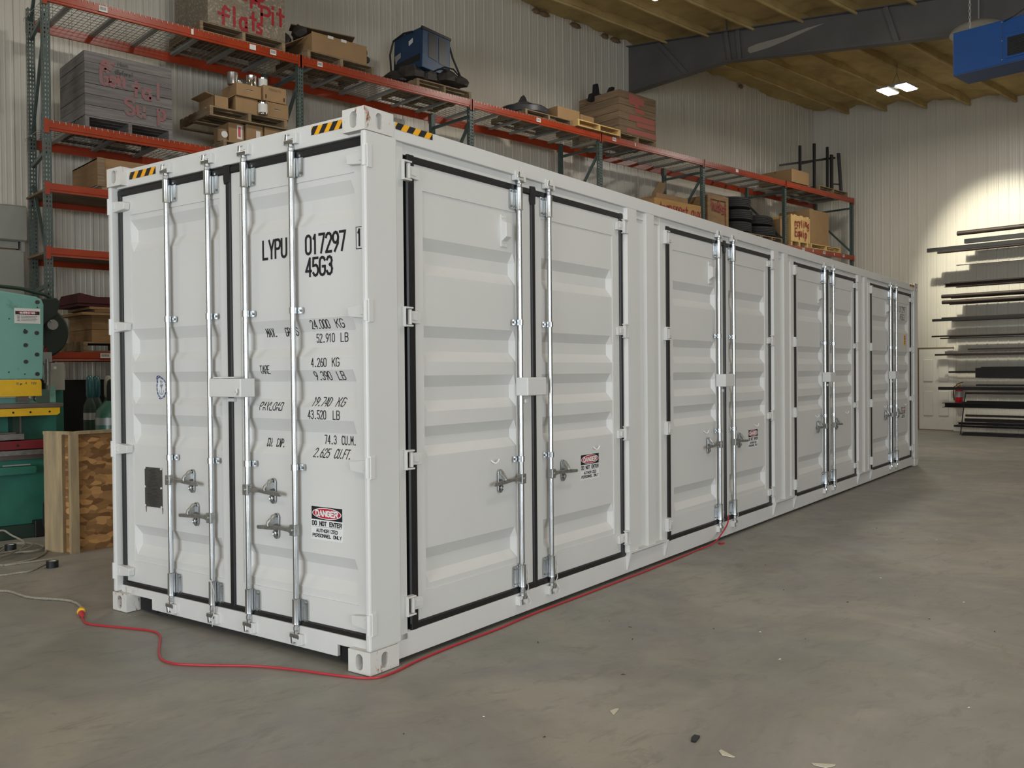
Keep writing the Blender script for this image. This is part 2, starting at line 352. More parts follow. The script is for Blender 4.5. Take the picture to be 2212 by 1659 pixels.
# ------------------------------------------------------------------ stroke lettering
def _arc(cx, cy, rx, ry, a0, a1, n=6): return [(cx+rx*math.cos(math.radians(a0+(a1-a0)*k/n)), cy+ry*math.sin(math.radians(a0+(a1-a0)*k/n))) for k in range(n+1)]
O_ = [_arc(.5,.78,.5,.22,180,0) + _arc(.5,.22,.5,.22,0,-180) + [(0,.78)]]
G = {
 '0': O_, 'O': O_, '1': [[(.2,.82),(.5,1),(.5,0)]], 'L': [[(0,1),(0,0),(.9,0)]], 'Y': [[(0,1),(.5,.45),(1,1)],[(.5,.45),(.5,0)]],
 'P': [[(0,0),(0,1),(.6,1)] + _arc(.6,.75,.4,.25,90,-90) + [(0,.5)]], 'U': [[(0,1),(0,.22)] + _arc(.5,.22,.5,.22,180,360) + [(1,1)]],
 '7': [[(0,1),(1,1),(.35,0)]], '2': [_arc(.5,.76,.5,.24,170,-20) + [(0,0),(1,0)]],
 '9': [_arc(.5,.72,.5,.28,0,360,12) , [(1,.72),(.95,.4),(.35,0)]], '6': [_arc(.5,.28,.5,.28,0,360,12), [(0,.28),(.1,.6),(.65,1)]],
 '4': [[(.75,0),(.75,1),(0,.28),(1,.28)]], '5': [[(.95,1),(.1,1),(.05,.56)] + _arc(.5,.3,.5,.3,110,-150,8)],
 'G': [_arc(.5,.76,.5,.24,20,180) + _arc(.5,.24,.5,.24,180,360) + [(1,.48),(.55,.48)]], '3': [_arc(.5,.77,.46,.23,160,-85) , _arc(.5,.28,.5,.28,85,-160)],
 'M': [[(0,0),(0,1),(.5,.4),(1,1),(1,0)]], 'A': [[(0,0),(.5,1),(1,0)],[(.18,.33),(.82,.33)]], 'X': [[(0,0),(1,1)],[(0,1),(1,0)]], '.': [[(.4,0),(.6,0),(.6,.06),(.4,.06),(.4,0)]],
 'R': [[(0,0),(0,1),(.6,1)] + _arc(.6,.75,.4,.25,90,-90) + [(0,.5)], [(.5,.5),(1,0)]], 'S': [_arc(.5,.76,.5,.24,20,200,8) + _arc(.5,.25,.5,.25,100,-160,8)[1:]],
 'K': [[(0,0),(0,1)],[(1,1),(0,.42)],[(.3,.6),(1,0)]], 'B': [[(0,0),(0,1),(.6,1)] + _arc(.6,.77,.35,.23,90,-90) + [(0,.54)], [(.6,.54)] + _arc(.6,.27,.4,.27,90,-90) + [(0,0)]],
 'T': [[(0,1),(1,1)],[(.5,1),(.5,0)]], 'E': [[(1,1),(0,1),(0,0),(1,0)],[(0,.52),(.8,.52)]], 'D': [[(0,0),(0,1),(.5,1)] + _arc(.5,.7,.5,.3,90,0) + _arc(.5,.3,.5,.3,0,-90) + [(0,0)]],
 'C': [_arc(.5,.76,.5,.24,20,180) + _arc(.5,.24,.5,.24,180,340)], 'F': [[(1,1),(0,1),(0,0)],[(0,.52),(.8,.52)]], 'N': [[(0,0),(0,1),(1,0),(1,1)]], 'H': [[(0,0),(0,1)],[(1,0),(1,1)],[(0,.52),(1,.52)]],
 'I': [[(.5,0),(.5,1)]], 'Z': [[(0,1),(1,1),(0,0),(1,0)]], 'W': [[(0,1),(.25,0),(.5,.7),(.75,0),(1,1)]], ' ': [],
 'a': [_arc(.45,.3,.4,.3,0,360,10), [(.85,.62),(.9,0)]], 'l': [[(.5,1),(.5,0)]], 't': [[(.5,.95),(.5,0)],[(.1,.65),(.9,.6)]], 's': [[(.9,.6),(.3,.62),(.2,.42),(.8,.25),(.7,.02),(.1,.03)]],
 'i': [[(.5,.62),(.5,0)],[(.5,.85),(.5,.92)]], 'r': [[(.15,.62),(.2,0)],[(.2,.4),(.55,.62),(.9,.55)]], 'n': [[(.1,.62),(.12,0)],[(.12,.4),(.5,.62),(.85,.5),(.9,0)]], 'p': [[(.1,.6),(.12,-.35)], _arc(.5,.3,.4,.3,180,-180,10)],
 'o': [_arc(.5,.31,.42,.31,0,360,10)], 'u': [[(.1,.62),(.15,.1),(.5,0),(.85,.15),(.88,.62)],[(.88,.62),(.92,0)]], 'x': [[(.1,.6),(.9,0)],[(.9,.6),(.1,0)]], 'h': [[(.1,1),(.1,0)],[(.1,.4),(.5,.6),(.85,.45),(.9,0)]],
 'b': [[(.1,1),(.12,0)], _arc(.5,.3,.4,.3,180,-180,10)], 'f': [[(.95,.85),(.6,1),(.45,.8),(.45,0)],[(.05,.55),(.9,.5)]], 'y': [[(.1,.62),(.5,.1)],[(.9,.62),(.2,-.35)]], 'g': [_arc(.5,.32,.38,.28,0,360,10), [(.88,.6),(.88,-.2),(.5,-.38),(.1,-.2)]],
 'q': [_arc(.5,.32,.38,.28,0,360,10), [(.88,.6),(.88,-.38)]], 'c': [_arc(.5,.31,.42,.31,50,310,8)], 'e': [[(.1,.32),(.9,.34)], _arc(.5,.31,.42,.31,10,320,8)], 'd': [_arc(.45,.3,.4,.3,0,360,10), [(.87,1),(.87,0)]], 'k': [[(.1,1),(.1,0)],[(.8,.6),(.1,.25)],[(.3,.35),(.9,0)]],
 'v': [[(.1,.6),(.5,0),(.9,.6)]], '(': [_arc(.9,.5,.5,.6,130,230,5)], ')': [_arc(.1,.5,.5,.6,50,-50,5)], '-': [[(.1,.4),(.9,.4)]],
}
def text_quads(txt, a0, z0, a1, h, th, jitter=0.0, gap=.42, step=.02, slope=0.0):
    """2-D quads of a line of stroke text that starts at (a0,z0) and ends at a1"""
    n = len(txt); cw = (a1 - a0) / (n + (n-1)*gap); out = []
    for k, ch in enumerate(txt):
        ox = a0 + k*cw*(1+gap); jz = (random.random()-.5)*jitter*h; tl = (random.random()-.5)*jitter*.5
        for pl in G.get(ch, []):
            pts = [(ox + x*cw + tl*y*cw, z0 + jz + y*h + slope*(ox+x*cw-a0)) for x, y in pl]
            for (x0, y0), (x1, y1) in zip(pts, pts[1:]):
                L_ = math.hypot(x1-x0, y1-y0)
                if L_ < 1e-6: continue
                dx, dy = (x1-x0)/L_, (y1-y0)/L_; ex = th*.42
                x0 -= dx*ex; y0 -= dy*ex; L2 = L_ + 2*ex; m_ = max(1, int(math.ceil(L2/step)))
                px, py = -dy*th/2, dx*th/2
                for q in range(m_):
                    s0, s1 = L2*q/m_, L2*(q+1)/m_
                    out.append([(x0+dx*s0+px, y0+dy*s0+py), (x0+dx*s0-px, y0+dy*s0-py), (x0+dx*s1-px, y0+dy*s1-py), (x0+dx*s1+px, y0+dy*s1+py)])
    return out
def put_text(mb, quads, fn, mi=0, lift=.00012):
    for k, q in enumerate(quads):          # neighbouring strokes lie a hair apart, never coplanar
        vs = [fn(x, z) for x, z in q]; d = lift*(k % 4)
        mb.add([(v[0], v[1]-d, v[2]) for v in vs], [(0,1,2,3)], mi)

# ================================================================== THE SHIPPING CONTAINER
CL, CW, CH = 12.346, 2.364, 2.896
TH = math.radians(11.2)
cont = thing('shipping_container', 'long white high-cube shipping container with paired doors along its side', 'container', (0,0,0.004), TH)
def SX(x, r=0): return x + (x+3.31)/3.30*r
def SZ(z, r=0): return z + (z-1.545)/3.30*r
def EA(y, r=0): return CW - (y + (y+3.30)/3.31*r)
FS, FE, DP = .036, .060, .036
PITCH = 3.098
ENDT = dict(loc=(0, CW, 0), rot=(0, 0, -PI/2))

# ---- frame
def casting(x, y, z, sx, sy):       # corner block with oval openings; sx, sy: inward directions
    mb = MB(); lx, ly, lz = .212, .160, .118
    def face(org, U, V, N, w, h):   # plate with an oval hole, and a recessed oval tube
        org, U, V, N = map(Vector, (org, U, V, N)); n = 20; cx, cy = w/2, h/2; b = len(mb.v); hw, hh = .026, .042
        inner = []; outer = []
        for k in range(n):
            t = 2*PI*k/n; c, s_ = math.cos(t), math.sin(t)
            inner.append((cx + hw*c, cy + (hh-hw)*(1 if s_ > 0 else -1)*(abs(s_) > .01) + hw*s_))
            m_ = min(cx/abs(c) if abs(c) > 1e-6 else 9, cy/abs(s_) if abs(s_) > 1e-6 else 9); outer.append((cx + c*m_, cy + s_*m_))
        # corners snapped
        vs = [org + U*u + V*v for u, v in inner] + [org + U*u + V*v for u, v in outer] + [org + U*u + V*v + N*.10 for u, v in inner]
        fs = []
        for k in range(n):
            j = (k+1) % n
            fs += [(k, j, n+j, n+k), (k, j, 2*n+j, 2*n+k)]
        fs.append(tuple(2*n+k for k in range(n)))
        for ccx, ccy in ((w,h),(0,h),(0,0),(w,0)):
            a = math.atan2(ccy-cy, ccx-cx) % (2*PI); k = int(a/(2*PI)*n) % n; j = (k+1) % n
            vs.append(org + U*ccx + V*ccy); fs.append((n+k, n+j, len(vs)-1))
        mb.add(vs, fs, 0)
    X0, Y0, Z0 = x, y, z
    face((X0, Y0, Z0), (0, sy, 0), (0, 0, 1), (sx, 0, 0), ly, lz)
    face((X0, Y0, Z0), (sx, 0, 0), (0, 0, 1), (0, sy, 0), lx, lz)
    x1, y1, z1 = X0+sx*lx, Y0+sy*ly, Z0+lz
    mb.add([(X0,Y0,z1),(x1,Y0,z1),(x1,y1,z1),(X0,y1,z1)], [(0,1,2,3)])
    mb.add([(X0,Y0,Z0),(x1,Y0,Z0),(x1,y1,Z0),(X0,y1,Z0)], [(0,1,2,3)])
    mb.add([(x1,Y0,Z0),(x1,y1,Z0),(x1,y1,z1),(x1,Y0,z1)], [(0,1,2,3)])
    mb.add([(X0,y1,Z0),(x1,y1,Z0),(x1,y1,z1),(X0,y1,z1)], [(0,1,2,3)])
    return mb
for cx, sx in ((-.003, 1), (CL+.003, -1)):
    for cy, sy in ((-.002, 1), (CW+.002, -1)):
        for cz in (0, CH-.118):
            o = obj('corner_casting', casting(cx, cy, cz, sx, sy), M['cast'], cont)
for cx, sx in ((0, 1), (CL, -1)):
    for cy, sy in ((0, 1), (CW, -1)):
        mb = MB(); pw = .036 if sy == 1 else .034
        x0, x1 = sorted((cx, cx+sx*.235)); y0, y1 = sorted((cy, cy+sy*pw)); mb.box(x0, x1, y0, y1, .118, CH-.118)
        obj('corner_post', mb, M['paint'], cont, bevel=.010)
        x0, x1 = sorted((cx+sx*.235, cx+sx*.30)); y0, y1 = sorted((cy+sy*.02, cy+sy*.05))
        obj('post_flange', MB().box(x0, x1, y0, y1, .118, CH-.118), M['paint'], cont)
# end header and sill (near end), simple far end
mb = MB(); hz = EZ = SZ(2.752, .04)
mb.box(.042, .16, .036, CW-.034, hz, CH-.012); obj('door_header', mb, M['paint'], cont, bevel=.006)
mb = MB()
sl = [(.16, .105), (.283, .105), (.283, .042), (1.985, .042), (1.985, .108), (2.17, .108), (2.33, .108), (2.33, .160), (.036, .160), (.036, .105)]
mb.prism(sl, .038, .062, 'yz'); obj('door_sill', mb, M['sill'], cont, bevel=.004)
for ya, yb in ((.165,.29), (1.98,2.165)):       # black sheets put in as the dark space behind the openings
    obj('pocket_dark', MB().box(.072, .10, ya, yb, .012, .155), M['dark'], cont)
# side rails
obj('top_rail', MB().box(.20, CL-.20, .001, .06, 2.768, 2.862), M['paint'], cont, bevel=.004)
obj('top_rail', MB().box(.20, CL-.20, CW-.06, CW, 2.768, 2.862), M['paint'], cont, bevel=.004)
obj('side_header', MB().box(.24, CL-.24, .029, .06, 2.712, 2.772), M['paint'], cont)
obj('bottom_rail', MB().box(.18, CL-.18, .020, .10, .022, .152), M['paint'], cont, bevel=.004)
obj('rail_lip', MB().prism([(.022,.150),(.034,.158),(.10,.158),(.10,.150)], .24, CL-.24, 'yz'), M['paint'], cont)
obj('bottom_rail', MB().box(.18, CL-.18, CW-.1, CW-.006, .022, .150), M['paint'], cont)
obj('floor_pan', MB().box(.2, CL-.2, .1, CW-.1, .09, .15), M['dark'], cont)
# roof, blind side, far end: corrugated sheets
def corrug(L_, h, pitch=.28, d=.035):
    mb = MB(); x = 0; pts = [(0, 0)]
    while x + pitch <= L_ + 1e-6: pts += [(x+.07, 0), (x+.14, d), (x+.21, d), (x+.28, 0)]; x += pitch
    pts.append((L_, 0)); n = len(pts)
    mb.add([(u, w, 0) for u, w in pts] + [(u, w, h) for u, w in pts], [(i, i+1, n+i+1, n+i) for i in range(n-1)]); return mb
obj('side_sheet', corrug(CL-.5, 2.6), M['paint'], cont, loc=(.25, CW-.05, .15))
obj('end_sheet', corrug(CW-.1, 2.6), M['paint'], cont, loc=(CL-.05, .05, .15), rot=(0, 0, PI/2))
mb = corrug(CL-.3, CW-.1, .209, .02); o = obj('roof_sheet', mb, M['paint'], cont, loc=(.15, CW-.05, 2.846), rot=(PI/2, 0, 0))
obj('interior_dark', MB().box(.11, CL-.11, .085, .09, .15, 2.75).box(.11, .115, .06, CW-.06, .15, 2.75), M['dark'], cont)  # black sheets stand in for the unlit interior behind the door gaps
# hazard stripes
def hazard(a0, a1, z0, z1, i, T=None, n=6, flip=False):
    mb = MB(); w = a1-a0; mb.add([(a0,i,z0),(a1,i,z0),(a1,i,z1),(a0,i,z1)], [(0,1,2,3)], 0)
    st = w/n*1.0; sl_ = (z1-z0)*.75*(1 if not flip else 1); k = 0
    x = a0 - sl_ + (.2*st)
    poly = []
    while x < a1:
        p = [(x, z0), (x+st*.52, z0), (x+st*.52+sl_, z1), (x+sl_, z1)]
        # clip to rectangle
        def clip(P, f, cut):
            out = []
            for j in range(len(P)):
                A, B = P[j-1], P[j]; fa, fb = f(A), f(B)
                if fa >= 0: out.append(A)
                if fa*fb < 0: t = fa/(fa-fb); out.append((A[0]+(B[0]-A[0])*t, A[1]+(B[1]-A[1])*t))
            return out
        q = clip(clip(p, lambda P_: P_[0]-a0, 0), lambda P_: a1-P_[0], 0)
        if len(q) >= 3: mb.add([(u, i-.0006, v) for u, v in q], [tuple(range(len(q)))], 1)
        x += st
    o = obj('hazard_stripe', mb, [M['yellow'], M['black']], cont, **(T or {}))
    o['label'] = 'yellow and black hazard stripe'
hazard(EA(.394,.042), EA(.152,.042), 2.822, 2.868, .0405, ENDT, n=3.2)
hazard(EA(2.105,.042), EA(1.817,.042), 2.812, 2.858, .0405, ENDT, n=3.2)
hazard(.225, .521, 2.824, 2.860, -.0012, None, n=3.2)
hazard(CL-.52, CL-.22, 2.824, 2.860, -.0012, None, n=3.2)
# wall strips between bays + gussets, shared meshes
mb = MB()
x = SX(2.648, FS)
xe = SX(3.239, .04)
pr = [(x+.002, .030), (2.733, .030), (2.745, .003), (2.888, .003), (2.905, .045), (3.046, .045), (3.050, .003), (3.175, .003), (3.190, .040), (xe-.005, .040), (xe+.005, .027), (x+PITCH-2.388, .027)]
n = len(pr); z0_, z1_ = .172, 2.770
mb.add([(u, w, z0_) for u, w in pr] + [(u, w, z1_) for u, w in pr], [(i, i+1, n+i+1, n+i) for i in range(n-1)])
WP = mb.mesh('wall_panel', M['paint'])
LG = MB().prism([(SX(2.735),.172),(SX(3.37,.0),.172),(SX(3.37),.180),(SX(2.735),.180)], -.012, .06, 'xz').mesh('ledge', M['paint'])
g1 = SX(2.737); g2 = SX(3.36)
def gusset(g): return MB().prism([(-.016,.176),(.022,.176),(.022,.045),(.012,.050)], g-.013, g+.013, 'yz')
GU = [gusset(g1).mesh('gusset', M['paint']), gusset(g2).mesh('gusset', M['paint'])]
for k in range(3):
    link('wall_panel', WP, cont, (k*PITCH, 0, 0)); link('ledge', LG, cont, (k*PITCH, 0, 0))
    for g in GU: link('gusset', g, cont, (k*PITCH, 0, 0))

# ---- doors
def leaf(a0, a1, z0, z1, pa0, pa1, pz0, pz1, prof, F, ts=.032, ends=(1, 1)):
    mb = MB()
    A = [(a0, z0), (a1, z0), (a1, z1), (a0, z1)]; B = [(pa0, pz0), (pa1, pz0), (pa1, pz1), (pa0, pz1)]
    for k in range(4):
        j = (k+1) % 4
        mb.add([(A[k][0],F,A[k][1]), (A[j][0],F,A[j][1]), (B[j][0],F,B[j][1]), (B[k][0],F,B[k][1])], [(0,1,2,3)])
        mb.add([(A[k][0],F,A[k][1]), (A[j][0],F,A[j][1]), (A[j][0],F+.045,A[j][1]), (A[k][0],F+.045,A[k][1])], [(3,2,1,0)])
        mb.add([(B[k][0],F,B[k][1]), (B[j][0],F,B[j][1]), (B[j][0],F+.007,B[j][1]), (B[k][0],F+.007,B[k][1])], [(0,1,2,3)])
    P = F+.007; zz = [(pz1, 0)] + prof + [(pz0, 0)]
    cols = [pa0, pa0+ts*.15, pa0+ts, pa1-ts, pa1-ts*.15, pa1]
    b = len(mb.v)
    for z, d in zz:
        for q, c in enumerate(cols): mb.v.append((c, P + (d if q in (2, 3) else 0), z))
    m_ = len(cols)
    for r in range(len(zz)-1):
        for q in range(m_-1):
            mb.f.append((b+r*m_+q, b+(r+1)*m_+q, b+(r+1)*m_+q+1, b+r*m_+q+1)); mb.m.append(0)
    return mb
def gasket(bars):
    mb = MB()
    for (x0, x1, z0, z1, i) in bars:
        w, h = x1-x0, z1-z0
        if w > h: mb.prism([(i+.012, z0), (i+.012, z1), (i-.006, z1-.001), (i-.013, z1-h*.16), (i-.013, z0+h*.16), (i-.006, z0+.001)], x0, x1, 'yz')
        else: mb.prism([(x0, i+.012), (x0+.001, i-.006), (x0+w*.16, i-.013), (x1-w*.16, i-.013), (x1-.001, i-.006), (x1, i+.012)], z0, z1, 'xy')
    return mb
def bar_parts(P, F, a, zt, zb, side, clamps, T, iR):
    """one locking bar of a door with its guides, cams and keepers; side: where the flanges point"""
    kw = dict(T)
    o = obj('locking_bar', MB().tube([(a, iR, zb-.01), (a, iR, zt+.01)], .0158, 14), M['galv'], P, smooth=True)
    def flange(z0, z1, w):
        x0, x1 = sorted((a + side*.016, a + side*(.016+w))); mb = MB()
        n = 5; r = .012
        mb.prism([(x0,z0),(x1-.008,z0),(x1,z0+.008),(x1,z1-.008),(x1-.008,z1),(x0,z1)] if side > 0 else [(x0+.008,z0),(x1,z0),(x1,z1),(x0+.008,z1),(x0,z1-.008),(x0,z0+.008)], F-.008, F-.002, 'xz')
        xs = sorted((a, a+side*.022)); mb.box(xs[0], xs[1], F-.012, F-.003, z0+.004, z1-.004)
        return mb
    for z0, z1 in ((zt-.165, zt-.035), (zb+.045, zb+.175)):
        mb = flange(z0, z1, .055); obj('guide_plate', mb, M['galv'], P)
        mb = MB()
        for bz in (z0+.018, z1-.018):
            for bx in ((.046, .022) if side < 0 else (.052,)): mb.lathe([(.0075, F-.015), (.0075, F-.007)], (a+side*bx, 0, bz), 6, axis='y')
        obj('bolts', mb, M['galvdark'], P)
        mb = MB().lathe([(.0158, z0-.008), (.0235, z0-.004), (.0225, z0+.006), (.0225, z1-.006), (.0235, z1+.004), (.0158, z1+.008)], (a, iR, 0), 18)
        obj('guide_sleeve', mb, M['galv'], P, smooth=True)
    for z in clamps:
        mb = MB().lathe([(.0158, z-.018), (.0205, z-.017), (.0205, z+.017), (.0158, z+.018)], (a, iR, 0), 16)
        x0, x1 = sorted((a, a + side*.056)); mb.prism([(x0,z-.017),(x1-.005,z-.017),(x1,z-.010),(x1,z+.010),(x1-.005,z+.017),(x0,z+.017)], F-.010, F-.003, 'xz')
        mb.lathe([(.0085, F-.018), (.0085, F-.009)], (a+side*.040, 0, z), 6, axis='y'); obj('bar_clamp', mb, M['galv'], P)
    for z, s_ in ((zt, 1), (zb, -1)):
        mb = MB().lathe([(.0185, z-.028), (.0185, z-.008), (.014, z), (.014, z+.012)] if s_ > 0 else [(.014, z-.012), (.014, z), (.0185, z+.008), (.0185, z+.028)], (a, iR, 0), 14)
        mb.beam((a-.034, iR-.008, z+s_*.020), (a+.034, iR+.002, z+s_*.024), .034, .022)
        mb.beam((a-.026, iR-.008, z+s_*.028), (a-.020, iR-.008, z+s_*.068), .020, .018); mb.beam((a+.024, iR-.006, z+s_*.026), (a+.028, iR-.004, z+s_*.052), .018, .016)
        obj('bar_cam', mb, M['galv'], P, bevel=.003)
        mb = MB().prism([(a-.052, z+s_*.012), (a-.022, z+s_*.012), (a-.022, z+s_*.036), (a+.026, z+s_*.036), (a+.026, z+s_*.010), (a+.058, z+s_*.010), (a+.058, z+s_*.066), (a+.020, z+s_*.076), (a+.008, z+s_*.058), (a-.014, z+s_*.058), (a-.022, z+s_*.076), (a-.052, z+s_*.068)][::s_], iR-.014, .043 if F > .05 else .026, 'xz')
        obj('cam_keeper', mb, M['paint'], P, bevel=.003)
def handle(P, F, a, z, d, iR):
    """lever on the bar pointing along d (+1/-1), held in a hooked catch"""
    mb = MB().box(a-.020, a+.024, iR-.024, iR+.012, z-.032, z+.030) if d > 0 else MB().box(a-.024, a+.020, iR-.024, iR+.012, z-.032, z+.030)
    mb.lathe([(.010, iR-.030), (.010, iR-.022)], (a+d*.004, 0, z), 10, axis='y')
    mb.prism([(a+d*.018, z-.018), (a+d*.044, z-.016), (a+d*.044, z+.016), (a+d*.018, z+.020)][::d], iR-.020, iR-.004, 'xz')
    obj('handle_hub', mb, M['galvdark'], P, bevel=.004)
    x = lambda s_: a + d*s_
    h = [(x(.038), z+.014), (x(.12), z+.010), (x(.17), z+.013), (x(.30), z+.002), (x(.308), z-.008), (x(.300), z-.020), (x(.17), z-.014), (x(.12), z-.008), (x(.038), z-.013)]
    obj('door_handle', MB().prism(h[::-d], iR-.020, iR-.010, 'xz'), M['galvdark'], P, bevel=.003)
    kx = x(.190); mb = MB(); c = []
    for t in range(0, 181, 20): c.append((kx + .024*math.cos(math.radians(t)), z+.052 + .022*math.sin(math.radians(t))))
    for t in range(180, 361, 20): c.append((kx + .022*math.cos(math.radians(t)), z-.052 + .020*math.sin(math.radians(t))))
    mb.prism(c, F-.008, F-.001, 'xz')
    obj('handle_catch', mb, M['galv'], P, bevel=.002)
    hook = [(kx+.002, F-.010, z+.060), (kx-.004, F-.022, z+.056), (kx-.008, F-.030, z+.042), (kx-.012, iR-.022, z+.026), (kx-.014, iR-.026, z+.012), (kx-.006, iR-.026, z+.002)]
    mb = MB().tube(hook, [.011,.013,.013,.011,.009,.006], 8)
    mb.tube([(kx + .010*math.cos(t*PI/6), F-.018, z-.040 + .012*math.sin(t*PI/6)) for t in range(12)], .0055, 6, closed=True)
    mb.prism([(F-.004, z+.066), (iR-.012, z+.046), (iR-.022, z+.022), (iR-.022, z+.008), (F-.004, z+.016)], kx-.009, kx+.004, 'yz')
    obj('catch_hook', mb, M['galvdark'], P, smooth=True)
def warn_sign(P, a0, a1, z0, z1, i):
    w, h = a1-a0, z1-z0
    mb = MB(); Q = lambda x0, x1, y0, y1, mi, e: mb.add([(x0,i-e,y0),(x1,i-e,y0),(x1,i-e,y1),(x0,i-e,y1)], [(0,1,2,3)], mi)
    mb.box(a0, a1, i-.0008, i+.0002, z0, z1, 0)
    Q(a0+w*.015, a1-w*.015, z0+h*.60, z1-h*.012, 1, .0012)
    cx, cz = (a0+a1)/2, z0+h*.795
    for rx, rz, mi, e in ((.46, .17, 0, .0016), (.435, .148, 2, .0020)):
        n = 28; mb.add([(cx + w*rx*math.cos(2*PI*k/n), i-e, cz + h*rz*math.sin(2*PI*k/n)) for k in range(n)], [tuple(range(n))], mi)
    f = lambda e: (lambda x, z: (x, i-e, z))
    put_text(mb, text_quads('DANGER', a0+w*.16, z0+h*.72, a1-w*.16, h*.15, w*.034, gap=.38), f(.0024), 0)
    put_text(mb, text_quads('DO NOT ENTER', a0+w*.04, z0+h*.43, a1-w*.04, h*.115, w*.023, gap=.38), f(.0014), 1)
    Q(a0+w*.04, a1-w*.04, z0+h*.385, z0+h*.392, 1, .0014)
    put_text(mb, text_quads('AUTHORIZED', a0+w*.17, z0+h*.23, a1-w*.17, h*.09, w*.0165, gap=.36), f(.0014), 1)
    put_text(mb, text_quads('PERSONNEL ONLY', a0+w*.05, z0+h*.08, a1-w*.05, h*.09, w*.0165, gap=.36), f(.0014), 1)
    o = obj('warning_sign', mb, [M['white'], M['black'], M['red']], P)
    o['label'] = 'danger do not enter warning sticker'; return o
def hinge_side(P, a, z, F, left):
    """side door hinge: vertical barrel, two lugs on the post, a tapering blade on the leaf"""
    d = 1 if left else -1; mb = MB(); b = a
    mb.prism([(b, z-.030), (b+d*.055, z-.034), (b+d*.088, z-.034), (b+d*.088, z+.026), (b+d*.055, z+.034), (b, z+.034)][::d], F-.024, F-.001, 'xz')
    if not left: mb.box(b-.014, b+.034, F-.034, F-.022, z-.046, z+.046)
    else: obj('hinge_plate', MB().box(b-.056, b-.050, F-.044, F-.010, z-.053, z+.053), M['paint'], P)
    mb.prism([(b+d*.02, z-.016), (b+d*.06, z-.02), (b+d*.06, z+.018), (b+d*.02, z+.020)][::d], F-.029, F-.020, 'xz')
    obj('hinge', mb, M['paint'], P, bevel=.003)
    mb = MB().lathe([(.013, z-.040), (.013, z+.040)], (b-d*.004, F-.026, 0), 14); obj('hinge_barrel', mb, M['paint'], P, smooth=True)
    for s_ in (-1, 1):
        xs = sorted((b-d*.052, b+d*.010)); obj('hinge_lug', MB().box(xs[0], xs[1], F-.044, F-.006, z+s_*.048-.005, z+s_*.048+.005), M['paint'], P, bevel=.003)
def jhook(P, a, z, i, m=1):
    mb = MB().tube([(a-m*.022, i, z+.006), (a-m*.020, i-.012, z-.006), (a-m*.006, i-.024, z-.014), (a+m*.010, i-.028, z-.006), (a+m*.020, i-.030, z+.010)], .0045, 6)
    obj('small_hook', mb, M['white'], P, smooth=True)
def rope(P, a, z0, z1, i):
    pts = [(a-.018, i-.030, z1), (a+.018, i-.026, z1-.015), (a+.030, i-.018, z1-.06)]
    n = 8
    for k in range(1, n): pts.append((a+.034+.006*math.sin(k*1.7), i-.016+.004*math.cos(k*2.1), z1-.06 - (z1-.06-z0)*k/n))
    pts += [(a+.028, i-.03, z0+.01), (a+.044, i-.034, z0-.018), (a+.034, i-.03, z0-.035)]
    obj('seal_rope', MB().tube(pts, .0035, 5), M['rope'], P)

def prof_side(r_in):
    P = []
    for a, b, c, d in ((2.281,2.209,2.136,2.080), (1.800,1.736,1.660,1.604), (1.528,1.465,1.389,1.330), (1.250,1.194,1.144,1.085), (.583,.529,.455,.389)):
        P += [(SZ(a,FS),0),(SZ(b,FS+DP),DP),(SZ(c,FS+DP),DP),(SZ(d,FS),0)]
    return P
PS = prof_side(0)
F = FS; iR = F-.030
